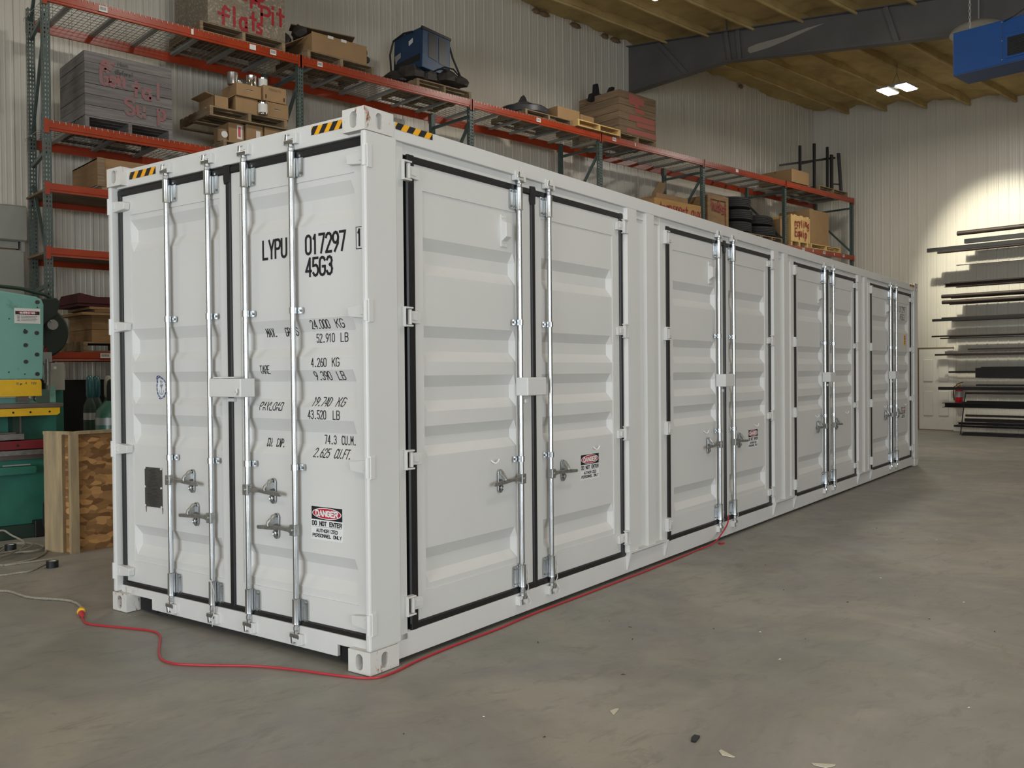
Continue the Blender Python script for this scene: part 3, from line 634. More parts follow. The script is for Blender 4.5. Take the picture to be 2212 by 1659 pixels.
# first bay, left leaf
zb_, zt_ = SZ(.205, F), SZ(2.665, F)
gl0, gl1, gm0, gm1, gr0, gr1 = SX(.293,F), SX(.361,F), SX(1.456,F), SX(1.501,F), SX(2.602,F), SX(2.648,F)
zg0, zg1 = SZ(.162, F), SZ(2.706, F)
def side_leaf(left):
    if left: mb = leaf(gl1, gm0, zb_, zt_, SX(.432,F), SX(1.303,F), SZ(.351,F), SZ(2.532,F), PS, F)
    else: mb = leaf(gm1, gr0, zb_, zt_, SX(1.579,F), SX(2.510,F), SZ(.351,F), SZ(2.532,F), PS, F)
    D = obj('door', mb, M['paint'], cont); D['label'] = 'side door leaf hinged on the %s of its bay' % ('left' if left else 'right')
    gm = (gm0+gm1)/2
    if left:
        gs = gasket([(gl0, gl1, zg0, zg1, F), (gl0, gm, zt_, zg1, F+.001), (gl0, gm, zg0, zb_, F+.001), (gm0, gm1, zg0, zt_+.01, F)])
        gs.prism([(gm0-.012, zg1+.012), (gm1-.004, zg1+.016), (gm1+.006, zg1-.004), (gm1, zt_-.012), (gm1, zt_-.055), (gm0-.002, zt_-.065), (gm0-.012, zt_-.035)], F-.014, F-.004, 'xz')
    else: gs = gasket([(gr0, gr1, zg0, zg1, F), (gm, gr1, zt_, zg1, F+.001), (gm, gr1, zg0, zb_, F+.001)])
    obj('gasket', gs, M['rubber'], D)
    a = SX(1.342, iR) if left else SX(1.677, iR)
    bar_parts(D, F, a, SZ(2.722, iR), SZ(.155, iR), -1, (SZ(1.852,iR), SZ(.999,iR)), {}, iR)
    handle(D, F, a, SZ(.872,iR-.02), -1 if left else 1, iR)
    for z in (2.618, 1.842, 1.080, .300): hinge_side(D, SX(.318, F-.02) if left else SX(2.668, F-.02), SZ(z, F-.02), F, left)
    if left:
        x0, x1, z0, z1 = SX(1.150,F), SX(1.215,F), SZ(2.305,F), SZ(2.500,F)
        obj('vent_cover', MB().box(x0, x1, F-.001, F+.010, z0, z1).prism([(F+.008, z0+.030), (F-.036, z0+.062), (F-.036, z1-.050), (F+.008, z1-.030)], x0+.006, x1-.004, 'yz'), M['paint'], D, bevel=.003)
        mb = MB()
        for bz in (z0+.014, z1-.014):
            for bx in (x0+.018, x1-.020): mb.lathe([(.006, F-.006), (.006, F)], (bx, 0, bz), 6, axis='y')
        obj('bolts', mb, M['paint'], D)
        jhook(D, SX(1.055,F), SZ(1.010,F), F+.004)
        b0, b1 = SX(1.385, -.02), SX(1.615, -.05)
        mb = MB().box(b0-.025, b1, -.062, F-.004, SZ(1.392,-.06), SZ(1.508,-.06)); obj('lock_box', mb, M['paint'], D, bevel=.006)
        obj('lock_staple', MB().box(b0+.010, b0+.040, -.02, F-.004, SZ(1.345,-.02), SZ(1.372,-.02)), M['paint'], D, bevel=.004)
        rope(D, a, SZ(.115,iR), SZ(.345,iR), iR)
    else:
        jhook(D, SX(2.244,F), SZ(1.006,F), F+.004)
        rope(D, a, SZ(.125,iR), SZ(.345,iR), iR)
    return D
DL, DR = side_leaf(True), side_leaf(False)
def dup(root, off):
    r = root.copy(); COL.objects.link(r); r.parent = cont; r.location = off
    for ch in root.children:
        c = ch.copy(); COL.objects.link(c); c.parent = r
    return r
sidedoors = [(DL, DR)] + [(dup(DL, (k*PITCH,0,0)), dup(DR, (k*PITCH,0,0))) for k in (1, 2, 3)]
i_ = FS + .007
for k in (0, 1, 3):
    dz = 0; warn_sign(sidedoors[k][1], SX(2.043,i_)+.012*min(k,1), SX(2.293,i_)+.012*min(k,1), SZ(.789,i_), SZ(.966,i_), i_-.0005)
# registration on the last side leaf
def prof_depth(prof, P0):
    def f(z):
        pr_ = prof
        for (za, da), (zb, db) in zip(pr_, pr_[1:]):
            if zb <= z <= za: return P0 + da + (db-da)*((za-z)/(za-zb) if za != zb else 0)
        return P0
    return f
df = prof_depth(PS, FS+.007)
mb = MB(); put_text(mb, text_quads('LYPU 017297', 1.70, 2.405, 2.40, .085, .011), lambda x, z: (x, df(z)-.0015, z))
put_text(mb, text_quads('45G3', 2.06, 2.290, 2.34, .085, .011), lambda x, z: (x, df(z)-.0015, z))
mb.box(2.43, 2.475, df(2.45)-.002, df(2.45), 2.40, 2.50) if False else None
o = obj('lettering', mb, M['greyink'], sidedoors[3][1]); o['label'] = 'grey registration lettering'; o['kind'] = 'stuff'
mb = MB().box(2.30, 2.41, FS+.004, FS+.0068, SZ(1.90), SZ(2.06), 0)
for k in range(5): mb.add([(2.315, FS+.003, 1.93+k*.026), (2.395, FS+.003, 1.93+k*.026), (2.395, FS+.003, 1.94+k*.026), (2.315, FS+.003, 1.94+k*.026)], [(0,1,2,3)], 1)
obj('notice_label', mb, [M['yellow'], M['black']], sidedoors[3][1])['label'] = 'narrow yellow notice label'

# ---- end doors (local x = a, y = depth)
F = FE; iR = F-.030
PE = []
for a, b, c, d in ((2.536,2.463,2.390,2.332), (1.839,1.767,1.682,1.632), (1.563,1.501,1.406,1.362), (1.297,1.231,1.166,1.100), (.584,.532,.466,.393)):
    PE += [(SZ(a,F),0),(SZ(b,F+DP),DP),(SZ(c,F+DP),DP),(SZ(d,F),0)]
ezb, ezt = SZ(.210, .05), SZ(2.700, .05)
egz0, egz1 = SZ(.165, .05), SZ(2.742, .05)
el0, el1, em0, em1, er0, er1 = EA(2.252,.045), EA(2.190,F), EA(1.116,F), EA(1.074,F), EA(.0,F)-.002, EA(.0,F)+.0
edf = prof_depth(PE, FE+.007)
def end_leaf(left):
    if left: mb = leaf(el1, em0, ezb, ezt, EA(2.114,F), EA(1.185,F), SZ(.350,F), SZ(2.570,F), PE, F)
    else: mb = leaf(em1, er0, ezb, ezt, EA(1.005,F), EA(.078,F), SZ(.350,F), SZ(2.570,F), PE, F)
    D = obj('door', mb, M['paint'], cont, **ENDT); D['label'] = 'end door leaf on the %s' % ('left' if left else 'right')
    gm = (em0+em1)/2
    if left:
        gs = gasket([(el0, el1, egz0, egz1, F), (el0, gm, ezt, egz1, F+.001), (el0, gm, egz0, ezb, F+.001), (em0, em1, egz0, ezt+.01, F)])
        gs.prism([(em0-.012, egz1+.010), (em1, egz1+.012), (em1+.006, egz1-.004), (em1, ezt-.05), (em0-.004, ezt-.06), (em0-.012, ezt-.03)], F-.016, F-.004, 'xz')
    else: gs = gasket([(gm, er1, ezt, egz1, F+.001)]); obj('gasket', gasket([(gm, er1, egz0, ezb, F+.001)]), M['rubber'], D)
    obj('gasket', gs, M['rubber'], D)
    for y, hz, d, on in ((1.711, .893, 1, left), (1.298, .693, -1, left), (.961, .885, 1, not left), (.559, .690, -1, not left)):
        if not on: continue
        a = EA(y, iR); bar_parts(D, F, a, SZ(2.772, iR), SZ(.142, iR), 1, (SZ(1.887,iR), SZ(1.035,iR)), {}, iR)
        handle(D, F, a, SZ(hz, iR-.02), d, iR)
    for z in (2.648, 1.862, 1.061, .258):
        z = SZ(z, 0); b = .006 if left else CW-.006; d = 1 if left else -1
        mb = MB().prism([(b, z-.034), (b+d*.055, z-.034), (b+d*.150, z-.024), (b+d*.158, z+.018), (b+d*.150, z+.024), (b+d*.055, z+.034), (b, z+.034)][::d], .014 if left else .024, F-.002, 'xz')
        mb.prism([(b+d*.02, z-.018), (b+d*.055, z-.018), (b+d*.055, z+.018), (b+d*.02, z+.018)][::d], .009 if left else .016, .020, 'xz')
        obj('hinge', mb, M['paint'], D, bevel=.004)
        obj('hinge_barrel', MB().lathe([(.014, z-.052), (.014, z+.052)], (b+d*.006, .004, 0), 16), M['paint'], D, smooth=True)
        obj('hinge_lug', MB().box(CW-.003, CW+.006, .010, .045, z-.060, z+.060) if not left else MB().box(-.006, .003, .010, .045, z-.060, z+.060), M['paint'], D, bevel=.003)
    return D
EL, ER = end_leaf(True), end_leaf(False)
# things on the end doors
b0, b1 = EA(1.262,-.01), EA(1.008,-.04)
obj('lock_box', MB().box(b0, b1, -.045, F-.003, SZ(1.412,-.03), SZ(1.520,-.03)), M['paint'], EL, bevel=.006)
obj('lock_staple', MB().box(b0, b1-.10, -.012, F-.003, SZ(1.522,-.03), SZ(1.530,-.03)).box(b0+.06, b0+.12, F-.02, F-.003, SZ(1.385), SZ(1.405)), M['paint'], EL)
obj('shackle', MB().tube([(b1-.035, -.047, 1.445), (b1-.035, -.062, 1.440), (b1-.022, -.064, 1.428), (b1-.014, -.060, 1.440), (b1-.018, -.058, 1.462)], .006, 8), M['paint'], EL, smooth=True)
rope(EL, EA(1.298, iR), SZ(.10,iR), SZ(.345,iR), iR)
warn_sign(ER, EA(.438,F), EA(.195,F), SZ(.660,F), SZ(.838,F), F+.0065)
fn = lambda x, z: (x, edf(z)-.0015, z)
mb = MB()
def line(txt, y0, y1, z0, h, th=.0105, gap=.34): put_text(mb, text_quads(txt, EA(y0,F), SZ(z0,F), EA(y1,F), h*1.02, th, gap=gap), fn)
line('LYPU', .807, .612, 2.184, .098, .0145)
line('017297', .455, .155, 2.183, .096, .0145)
line('45G3', .455, .255, 2.065, .092, .0145)
put_text(mb, text_quads('1', EA(.058,F), SZ(2.194,F), EA(.034,F), .082, .0125), lambda x, z: (x, F-.0012, z))
x0, x1, z0, z1 = EA(.071,F), EA(.013,F-.01), SZ(2.176,F), SZ(2.290,F)
for q in ([(x0,z0),(x1,z0),(x1,z0+.004),(x0,z0+.004)], [(x0,z1-.004),(x1,z1-.004),(x1,z1),(x0,z1)], [(x0,z0),(x0+.004,z0),(x0+.004,z1),(x0,z1)], [(x1-.004,z0),(x1,z0),(x1,z1),(x1-.004,z1)]): mb.add([(u, F-.001, v) for u, v in q], [(0,1,2,3)])
line('MAX.', .822, .735, 1.752, .044, .0050); line('GROSS', .662, .560, 1.752, .044, .0050)
line('24.000', .440, .300, 1.784, .044, .0050); line('KG', .250, .190, 1.784, .044, .0050)
line('52.910', .417, .280, 1.711, .044, .0050); line('LB', .232, .178, 1.711, .044, .0050)
line('TARE', .848, .768, 1.546, .044, .0050)
line('4.260', .424, .308, 1.581, .044, .0050); line('KG', .262, .210, 1.581, .044, .0050)
line('9.390', .415, .290, 1.510, .044, .0050); line('LB', .240, .187, 1.510, .044, .0050)
line('PAYLOAD', .854, .664, 1.343, .042, .0050)
line('19.740', .436, .298, 1.372, .044, .0050); line('KG', .250, .190, 1.372, .044, .0050)
line('43.520', .453, .315, 1.303, .044, .0050); line('LB', .260, .212, 1.303, .044, .0050)
line('CU.', .825, .775, 1.140, .042, .0050); line('CAP.', .745, .675, 1.140, .042, .0050)
line('74.3', .363, .275, 1.170, .044, .0050); line('CU.M.', .232, .128, 1.170, .044, .0050)
line('2.625', .416, .300, 1.100, .044, .0050); line('CU.FT.', .258, .136, 1.100, .044, .0050)
# the check digit stands on the door frame strip
o = obj('lettering', mb, M['black'], ER); o['label'] = 'black registration and weight lettering'; o['kind'] = 'stuff'
# data plate with rivets and fine lines
mb = MB(); x0, x1, z0, z1 = EA(1.988,F), EA(1.801,F), SZ(.712,F), SZ(.962,F); i0 = F+.0045
mb.box(x0, x1, i0-.0015, F+.0068, z0, z1, 0)
random.seed(3)
for k in range(26):
    zz = z1-.014-k*.0092; c = (x0+x1)/2; hw = (.055 if k < 6 else .078)*random.uniform(.5, 1)
    mb.add([(c-hw, i0-.002, zz), (c+hw*random.uniform(.4,1), i0-.002, zz), (c+hw*random.uniform(.4,1), i0-.002, zz+.0025), (c-hw, i0-.002, zz+.0025)], [(0,1,2,3)], 1)
obj('data_plate', mb, [M['plate'], M['black']], EL)['label'] = 'dark metal data plate'
mb = MB()
for u in (x0+.006, x1-.006):
    for v in (z0+.006, (z0+z1)/2, z1-.006): mb.lathe([(.007, i0-.006), (.007, i0)], (u, 0, v), 8, axis='y')
obj('rivets', mb, M['white'], EL)
mb = MB()
for u in (x0+.002, x1-.006): mb.add([(u, i0+.001, z0), (u+.012, i0+.001, z0), (u+.009, i0+.001, z0-.035), (u+.004, i0+.001, z0-.04)], [(0,1,2,3)])
obj('rust_streaks', mb, M['rust'], EL)
# oval approval sticker following the ribs
cx, cz, rx, rz = EA(1.850,F), SZ(1.466,F), .058, .080; mb = MB(); n = 32
def ring(r0, r1, mi, e):
    for k in range(n):
        for (ra, rb) in [(r0+(r1-r0)*q/6, r0+(r1-r0)*(q+1)/6) for q in range(6)]:
            t0, t1 = 2*PI*k/n, 2*PI*(k+1)/n
            mb.add([(cx+rx*r*math.cos(t), edf(cz+rz*r*math.sin(t))-e, cz+rz*r*math.sin(t)) for r, t in ((ra,t0),(rb,t0),(rb,t1),(ra,t1))], [(0,1,2,3)], mi)
ring(0, .5, 0, .0010); ring(.5, 1.0, 0, .0010); ring(.76, .96, 1, .0016)
for k in range(16):
    t = 2*PI*k/16; r = .86; q = .045
    mb.add([(cx+rx*(r*math.cos(t)+dx), edf(cz+rz*(r*math.sin(t)+dz))-.002, cz+rz*(r*math.sin(t)+dz)) for dx, dz in ((-q,-q),(q,-q),(q,q),(-q,q))], [(0,1,2,3)], 0)
for pl in ([(-.25,.4),(0,.55),(.25,.4)], [(0,.55),(0,-.5)], [(-.3,.1),(.3,.18)], [(-.42,-.2),(-.3,-.5),(0,-.58),(.3,-.5),(.42,-.2)], [(-.2,.3),(0,-.1),(.25,.28)]):
    for (u0, v0), (u1, v1) in zip(pl, pl[1:]):
        L_ = math.hypot(u1-u0, v1-v0); px, py = -(v1-v0)/L_*.05, (u1-u0)/L_*.05; m_ = 5
        for s_ in range(m_):
            a_, b_ = s_/m_, (s_+1)/m_
            mb.add([(cx+rx*(u0+(u1-u0)*t+sg*px), edf(cz+rz*(v0+(v1-v0)*t+sg*py))-.002, cz+rz*(v0+(v1-v0)*t+sg*py)) for t, sg in ((a_,1),(a_,-1),(b_,-1),(b_,1))], [(0,1,2,3)], 2)
obj('approval_sticker', mb, [M['white'], M['blueink'], M['lightblue']], EL)['label'] = 'oval white sticker with a blue ring and emblem'

# ================================================================== THE BUILDING
def struct(o): o['kind'] = 'structure'; return o
struct(obj('floor', MB().box(XB-3, XF+.3, YR-3, YL+.3, -.15, 0), M['floor']))
# wall liner: ribbed sheets, one object per sheet
def sheet(hz, w=.94, pitch=.235, rib=.010):
    mb = MB(); pts = [(0, 0)]
    for k in range(4):
        x = k*pitch + .02; pts += [(x, 0), (x+.012, -rib), (x+.038, -rib), (x+.050, 0), (x+.105, 0), (x+.110, -.003), (x+.122, -.003), (x+.127, 0), (x+.165, 0), (x+.170, -.003), (x+.182, -.003), (x+.187, 0)]
    pts.append((w, 0)); n = len(pts)
    return mb.add([(u, v, 0) for u, v in pts] + [(u, v, 1) for u, v in pts], [(i, i+1, n+i+1, n+i) for i in range(n-1)])
wl = struct(obj('wall_left', MB().box(XB, XF, YL+.02, YL+.22, 0, roof(YL)+.5), M['wallp']))
wf = struct(obj('wall_far', MB().box(XF+.02, XF+.22, YR, YL+.2, 0, roof(YL)+.5), M['wallf']))
SL = sheet(1).mesh('liner_sheet', M['wallp']); SF = sheet(1).mesh('liner_sheet', M['wallf'])
for k in range(36):
    x = -13 + k*.94
    if x + .94 <= XF + .1: link('liner_sheet', SL, wl, (x, YL, 0), None, (1, 1, roof(YL)+.10))
DY0, DY1, DZ1 = 5.20, 6.06, 2.07     # recess with the white door in the far wall
for k in range(24):
    y1 = YL - k*.94; y0 = y1 - .94
    zb = 0
    if y0 < YR: break
    cuts = [(y0, y1, 0)]
    link('liner_sheet', SF, wf, (XF, y1, 0 if not (y0 < DY1 and y1 > DY0) else DZ1), (0, 0, -PI/2), (1, 1, roof((y0+y1)/2)+.12 - (0 if not (y0 < DY1 and y1 > DY0) else DZ1)))
# filler strips around the door
for ya, yb in ((DY1, 6.10), (5.16-.02, DY0)): pbox('filler_sheet', wf, XF-.012, XF+.02, ya, yb, 0, DZ1, M['wallf'])
wr = struct(link('wall_right', None)); wb = struct(link('wall_back', None))
struct(wr); 
def wallrect(nm, parent, x0, x1, y0, y1, z0, z1): pbox(nm, parent, x0, x1, y0, y1, z0, z1, M['wallp'])
wr2 = obj('wall_right_sheet', MB().box(XB, -5.2, YR-.2, YR, 0, 5.7).box(3.2, XF+.2, YR-.2, YR, 0, 5.7).box(-5.2, 3.2, YR-.2, YR, 4.5, 5.7), M['wallp'], wr)
wb2 = obj('wall_back_sheet', MB().box(XB-.2, XB, -1.2, YL+.2, 0, 9).box(XB-.2, XB, YR, -8.8, 0, 9).box(XB-.2, XB, -8.8, -1.2, 4.5, 9), M['wallp'], wb)
# white six-panel door in the far wall
d1 = struct(link('door_1', None, None, (XF+.0, 0, 0)))
def dbox(nm, y0, y1, z0, z1, x0, x1, m=M['doorwhite'], bv=.0):
    return obj(nm, MB().box(x0, x1, y0, y1, z0, z1), m, d1, bevel=bv)
dbox('door_leaf', 5.20, 6.04, .02, 2.04, -.02, .02)
for y0 in (5.31, 5.69):
    for z0, z1 in ((1.22, 1.78), (.36, .98)):
        dbox('panel', y0, y0+.24, z0, z1, -.046, -.018, bv=.018)
dbox('door_head', 5.18, 6.08, 2.045, 2.075, -.03, .02, M['brownwood']); dbox('door_jamb', 6.045, 6.075, 0, 2.05, -.035, .02, M['brownwood']); dbox('threshold', 5.20, 6.05, 0, .02, -.04, .02, M['brownwood'])

# ceiling: spray foam between purlins
mb = MB(); nx, ny = 230, 150; x0, x1, y0, y1 = XB-.2, XF+.15, YR-.2, YL+.15
PURL = [7.90 - 1.035*k for k in range(22)]
for j in range(ny+1):
    for i in range(nx+1):
        x = x0+(x1-x0)*i/nx; y = y0+(y1-y0)*j/ny
        d = noise.fractal(Vector((x*1.1, y*1.6, 0)), 1.0, 2.0, 4)*.06 + abs(noise.noise(Vector((x*2.6, y*3.1, 3))))*.09
        pd = min(abs(y-p) for p in PURL); d -= .06*max(0, 1-pd/.25)
        if y > YL-.35: d -= .05*(y-YL+.35)/.35 + .05*noise.noise(Vector((x*3.5, 1, 0)))
        mb.v.append((x, y, roof(y) + .04 + d))
for j in range(ny):
    for i in range(nx):
        b = j*(nx+1)+i; mb.f.append((b, b+nx+1, b+nx+2, b+1)); mb.m.append(0)
ce = struct(obj('ceiling', mb, M['foam'], smooth=False)); 
for p_ in ce.data.polygons: p_.use_smooth = True
pm = MB(); px = [XB+.1 + k*.45 for k in range(75)]
pm.box(XB, XF, -.028, .028, -.17, .05); PM = pm.mesh('purlin', M['purlin'])
pm2 = MB(); pts = []
for k in range(76):
    x = XB + (XF-XB)*k/75; pts.append((x, .004*math.sin(k*1.3), -.125 + .006*math.sin(k*2.1)))
PM2 = MB().tube(pts, .030, 6).box(XB, XF, -.020, .020, -.12, .05).mesh('purlin', M['purlin'])
for y in PURL:
    if y < YR: break
    link('purlin', PM2, ce, (0, y, roof(y)))
# eave foam lumps along the left wall
for x in (8.05, 9.98, 10.2, 11.1, 12.0, 12.35, 15.3, 17.1):
    r = random.uniform(.035, .06); mb = MB().lathe([(0,-.10),(r*.8,-.08),(r*1.3,-.02),(r,.05),(r*.4,.08)], (0,0,0), 9)
    mb.v = [(v[0]*2.0*(1+.3*noise.noise(Vector(v)*30)), v[1]*.5, v[2]*.6) for v in mb.v]
    obj('foam_lump', mb, M['carddark'], ce, smooth=True, loc=(x, YL-.05, roof(YL)-.07))
# the steel rafter (haunch and tapering arm)
RX = 12.83
rf = struct(link('trim_1', None, None, (RX, 0, 0)))
def rb(y): return roof(y) - .10
bot = [(8.92, 7.58), (6.42, 7.63), (3.03, 7.09), (YR, 7.09-RS*17.03)]
web = [(8.92, rb(8.92)), (YR, rb(YR))] + bot[::-1]
obj('web', MB().prism(web, -.006, .006, 'yz'), M['rafter'], rf)
for (ya, za), (yb, zb_) in zip(bot, bot[1:]): obj('flange', MB().beam((0, ya, za), (0, yb, zb_), .20, .016), M['rafter'], rf)
obj('flange', MB().beam((0, 8.92, rb(8.92)), (0, YR, rb(YR)), .20, .016), M['rafter'], rf)
for ya, yb in ((8.10, 7.36), (6.42, 6.33), (6.15, 6.10), (3.22, 3.02), (-.5, -.6)):
    za, zb_ = rb(ya)-.005, None
    for (p, q), (r_, s_) in zip(bot, bot[1:]):
        if r_ <= yb <= p: zb_ = q + (s_-q)*(p-yb)/(p-r_)
    obj('stiffener', MB().beam((-.05, ya, za), (-.05, yb, zb_+.01), .012, .085, up=(0,1,0)), M['rafter'], rf)
obj('fly_brace', MB().beam((-.10, 8.2, rb(8.2)+.1), (-.55, 7.95, rb(8)+.12), .03, .03).beam((-.10, 6.35, rb(6.3)+.02), (-.35, 6.2, rb(6.2)+.14), .03, .03), M['rafter'], rf)
mb = MB(); pts = [(5.95, 7.72), (5.9, 7.66), (5.5, 7.66), (5.1, 7.70), (4.7, 7.76), (4.35, 7.80), (4.7, 7.81), (5.2, 7.785), (5.75, 7.80), (5.93, 7.78)]
mb.prism(pts, -.009, -.0065, 'yz'); obj('chalk_mark', mb, M['cabgrey'], rf)['label'] = 'pale smear on the grey web'

# high bay fixtures
def fixture(lx, ly, label):
    z = roof(ly) - .62; t = thing('high_bay_light', label, 'lamp', (lx, ly, z))
    obj('housing', MB().box(-.29, .29, -.33, -.07, .015, .05).box(-.29, .29, .07, .33, .015, .05).box(-.10, .10, -.24, .24, .05, .11), M['silver'], t, bevel=.006)
    for y0 in (-.31, .09): obj('lens', MB().box(-.27, .27, y0, y0+.22, -.004, .014), M['lens'], t, bevel=.004)
    for sx, sy in ((-.2, 0), (.2, 0)): obj('hanger_wire', MB().tube([(sx, sy, .1), (0, sy, .35), (0, 0, .56)], .004, 5), M['iron'], t)
FL = ['twin-panel LED light hanging near the far wall, left of the blue heater', 'twin-panel LED light at the top edge before the grey rafter']
for k, (lx, ly) in enumerate(LAMPS):
    if k < 2: fixture(lx, ly, FL[k])
# blue unit heater on chains
ht = thing('unit_heater', 'blue box unit heater hanging on chains from the ceiling', 'heater', (9.0, .63, 5.12))
obj('casing', MB().box(0, .47, -1.15, 0, .012, .525), M['heater'], ht, bevel=.006)
obj('bottom_panel', MB().box(.004, .466, -1.146, -.004, 0, .012), M['heaterlow'], ht)
obj('grille_frame', MB().box(-.012, 0, -.95, -.60, .06, .345), M['heater'], ht, bevel=.003)
obj('grille', MB().box(-.016, -.004, -.93, -.622, .085, .30), M['dark'], ht)
mb = MB()
for k in range(12): mb.box(-.019, -.016, -.925, -.627, .092+k*.0175, .096+k*.0175)
obj('louvre', mb, M['iron'], ht)['kind'] = 'stuff'
mb = MB()
for z in (.06, .28, .50):
    mb.lathe([(.007, -.006), (.007, 0)], (0, -.56, z), 8, axis='x')
obj('screws', mb, M['silver'], ht); 
obj('side_seam', MB().box(-.004, 0, -.568, -.562, .01, .52), M['heaterlow'], ht)
obj('loose_wire', MB().tube([(-.01, -.58, .50), (-.02, -.70, .53), (-.02, -.85, .60), (.0, -1.0, .66)], .006, 6), M['blk'], ht)
def chain(P, x, y, z0, z1):
    mb = MB(); z = z0; k = 0
    while z < z1:
        a = (.012, 0) if k % 2 else (0, .012)
        mb.tube([(x+a[0]*math.cos(t*PI/3), y+a[1]*math.cos(t*PI/3), z+.022+.024*math.sin(t*PI/3)) for t in range(6)], .0045, 4, closed=True)
        z += .038; k += 1
    o = obj('chain', mb, M['silver'], P); o['kind'] = 'stuff'
chain(ht, .1, -.16, .525, roof(.6)-5.12-.1); chain(ht, .1, -1.0, .525, roof(-.4)-5.12-.1)
t = thing('ceiling_fan', 'pale round dome hanging on a thin rod behind the blue heater', 'lamp', (12.55, 1.62, 6.80))
obj('dome', MB().lathe([(.42,0),(.40,.05),(.30,.12),(.15,.16),(.03,.18)], (0,0,0), 28), M['cabgrey'], t, smooth=True)
obj('rod', MB().tube([(0,0,.17), (0,0,roof(1.62)-6.80)], .012, 8), M['silver'], t)

# ================================================================== PALLET RACK
UX = [.65, 3.93, 7.05, 10.20, 13.45, 16.70, 20.0]; YF, YB_ = 7.42, 8.50
rk = thing('pallet_rack', 'long pallet rack with orange beams and green uprights along the left wall', 'rack', (0,0,0))
def holed(mb, org, U, w, h, cols, pitch=.0508, hw=.014, hh=.024, z0=.04):
    """a plate with columns of punched holes, built as strips and rungs"""
    org, U = Vector(org), Vector(U); Z = Vector((0,0,1))
    def q(a, b, c, d): mb.add([org+U*a+Z*c, org+U*b+Z*c, org+U*b+Z*d, org+U*a+Z*d], [(0,1,2,3)])
    e = [0.0]
    for c in cols: e += [c-hw/2, c+hw/2]
    e.append(w)
    for k in range(0, len(e), 2): q(e[k], e[k+1], 0, h)
    for c in cols:
        z = 0; k = 0
        while z < h:
            hb = z0 + k*pitch
            if hb > h: hb = h
            q(c-hw/2, c+hw/2, z, hb); z = hb + hh; k += 1
def upright(h, holes=True):
    mb = MB()
    if holes:
        holed(mb, (0,0,0), (1,0,0), .082, h, (.024, .058)); holed(mb, (0,0,0), (0,1,0), .075, h, (.022,))
        mb.box(.080, .082, 0, .075, 0, h)
    else: mb.box(0, .082, 0, .07, 0, h)
    mb.box(-.02, .10, -.02, .09, 0, .012)
    return mb
U1 = upright(6.75).mesh('upright', M['rackgreen']); U2 = upright(5.965).mesh('upright', M['rackgreen']); U3 = upright(5.97, False).mesh('upright', M['rackgreen']); U4 = upright(6.10, True).mesh('upright', M['rackgreen'])
for k, x in enumerate(UX):
    link('upright', U1 if k == 0 else U2, rk, (x-.04, YF, 0)); link('upright', U4 if k == 0 else U3, rk, (x-.04 + (.12 if k == 0 else 0), YB_-.07, 0))
    ya, yb = YF+.06, YB_-.06
    for z in (5.72, 4.15, 2.6, 1.0): obj('brace', MB().beam((x, ya, z), (x+(.12 if k == 0 else 0), yb, z), .035, .045), M['rackgreen'], rk)
    dg = [((ya, 5.62), (yb, 4.35)), ((yb, 4.10), (ya, 2.9)), ((ya, 2.5), (yb, 1.1))] if k not in (5, 6) else [((yb, 5.55), (ya, 4.6)), ((ya, 4.1), (yb, 2.8))]
    if k == 0: dg = [((yb, 5.95), (ya, 6.65)), ((yb, 4.55), (ya, 5.6)), ((yb, 3.9), (ya, 2.9)), ((ya, 2.5), (yb, 1.1))]
    for (p, q), (r_, s_) in dg: sk = lambda v: x + (.12*(v-ya)/(yb-ya) if k == 0 else 0); obj('brace', MB().beam((sk(p), p, q), (sk(r_), r_, s_), .035, .045), M['rackgreen'], rk)
def beam_mesh(L_, h):
    mb = MB(); mb.prism([(0,0), (.028,0), (.028,h*.30), (.028,h), (.0,h), (0,h*.28), (.006,h*.25), (.006,h*.08)], .045, L_-.045, 'yz')
    for a, b in ((.0, .052), (L_-.052, L_)): mb.box(a, b, -.006, .004, -.035, h+.012); 
    return mb
def beams(k, z, h=.118, labels=()):
    x0, x1 = UX[k]-.04, UX[k+1]+.04; L_ = x1-x0
    for y, fl in ((YF-.012, 1), (YB_+.012, -1)):
        sh = .12 if (k == 0 and fl < 0) else 0
        o = obj('beam', beam_mesh(L_-sh, h), M['orange'], rk, loc=(x0+sh, y, z-h), scale=(1, fl, 1))
        if fl > 0:
            for u, w, kind in labels:
                mb = MB().box(u, u+w, -.0075, -.005, h*.30, h*.85, 0)
                if kind == 1:
                    for q in range(9): mb.add([(u+w*.12+q*w*.085, -.0085, h*.45), (u+w*.16+q*w*.085, -.0085, h*.45), (u+w*.16+q*w*.085, -.0085, h*.75), (u+w*.12+q*w*.085, -.0085, h*.75)], [(0,1,2,3)], 1)
                obj('beam_label', mb, [M['paper'], M['black']], o)['label'] = 'white paper label'
def deck(k, z, y0=YF+.02, y1=YB_-.02, chans=6):
    """wire mesh decks: joined wires, and support channels under them"""
    x0, x1 = UX[k]+.06, UX[k+1]-.06; mb = MB(); n = int((x1-x0)/.066)
    for i in range(n+1):
        x = x0+(x1-x0)*i/n; mb.tube([(x, y0-.04, z-.030), (x, y0-.035, z+.004), (x, y1+.03, z+.004), (x, y1+.03, z-.03)], .0034, 3, caps=False)
    m_ = 11
    for j in range(m_+1):
        y = y0+(y1-y0)*j/m_; mb.tube([(x0, y, z+.008), (x1, y, z+.008)], .0034, 3, caps=False)
    obj('wire_deck', mb, M['zinc'], rk)['kind'] = 'stuff'
    for c in range(chans):
        x = x0 + (x1-x0)*(c+.5)/chans
        obj('deck_channel', MB().prism([(x-.030, z-.040), (x+.030, z-.040), (x+.022, z-.002), (x-.022, z-.002)], y0, y1, 'xz'), M['chan'], rk)
T5 = 5.97
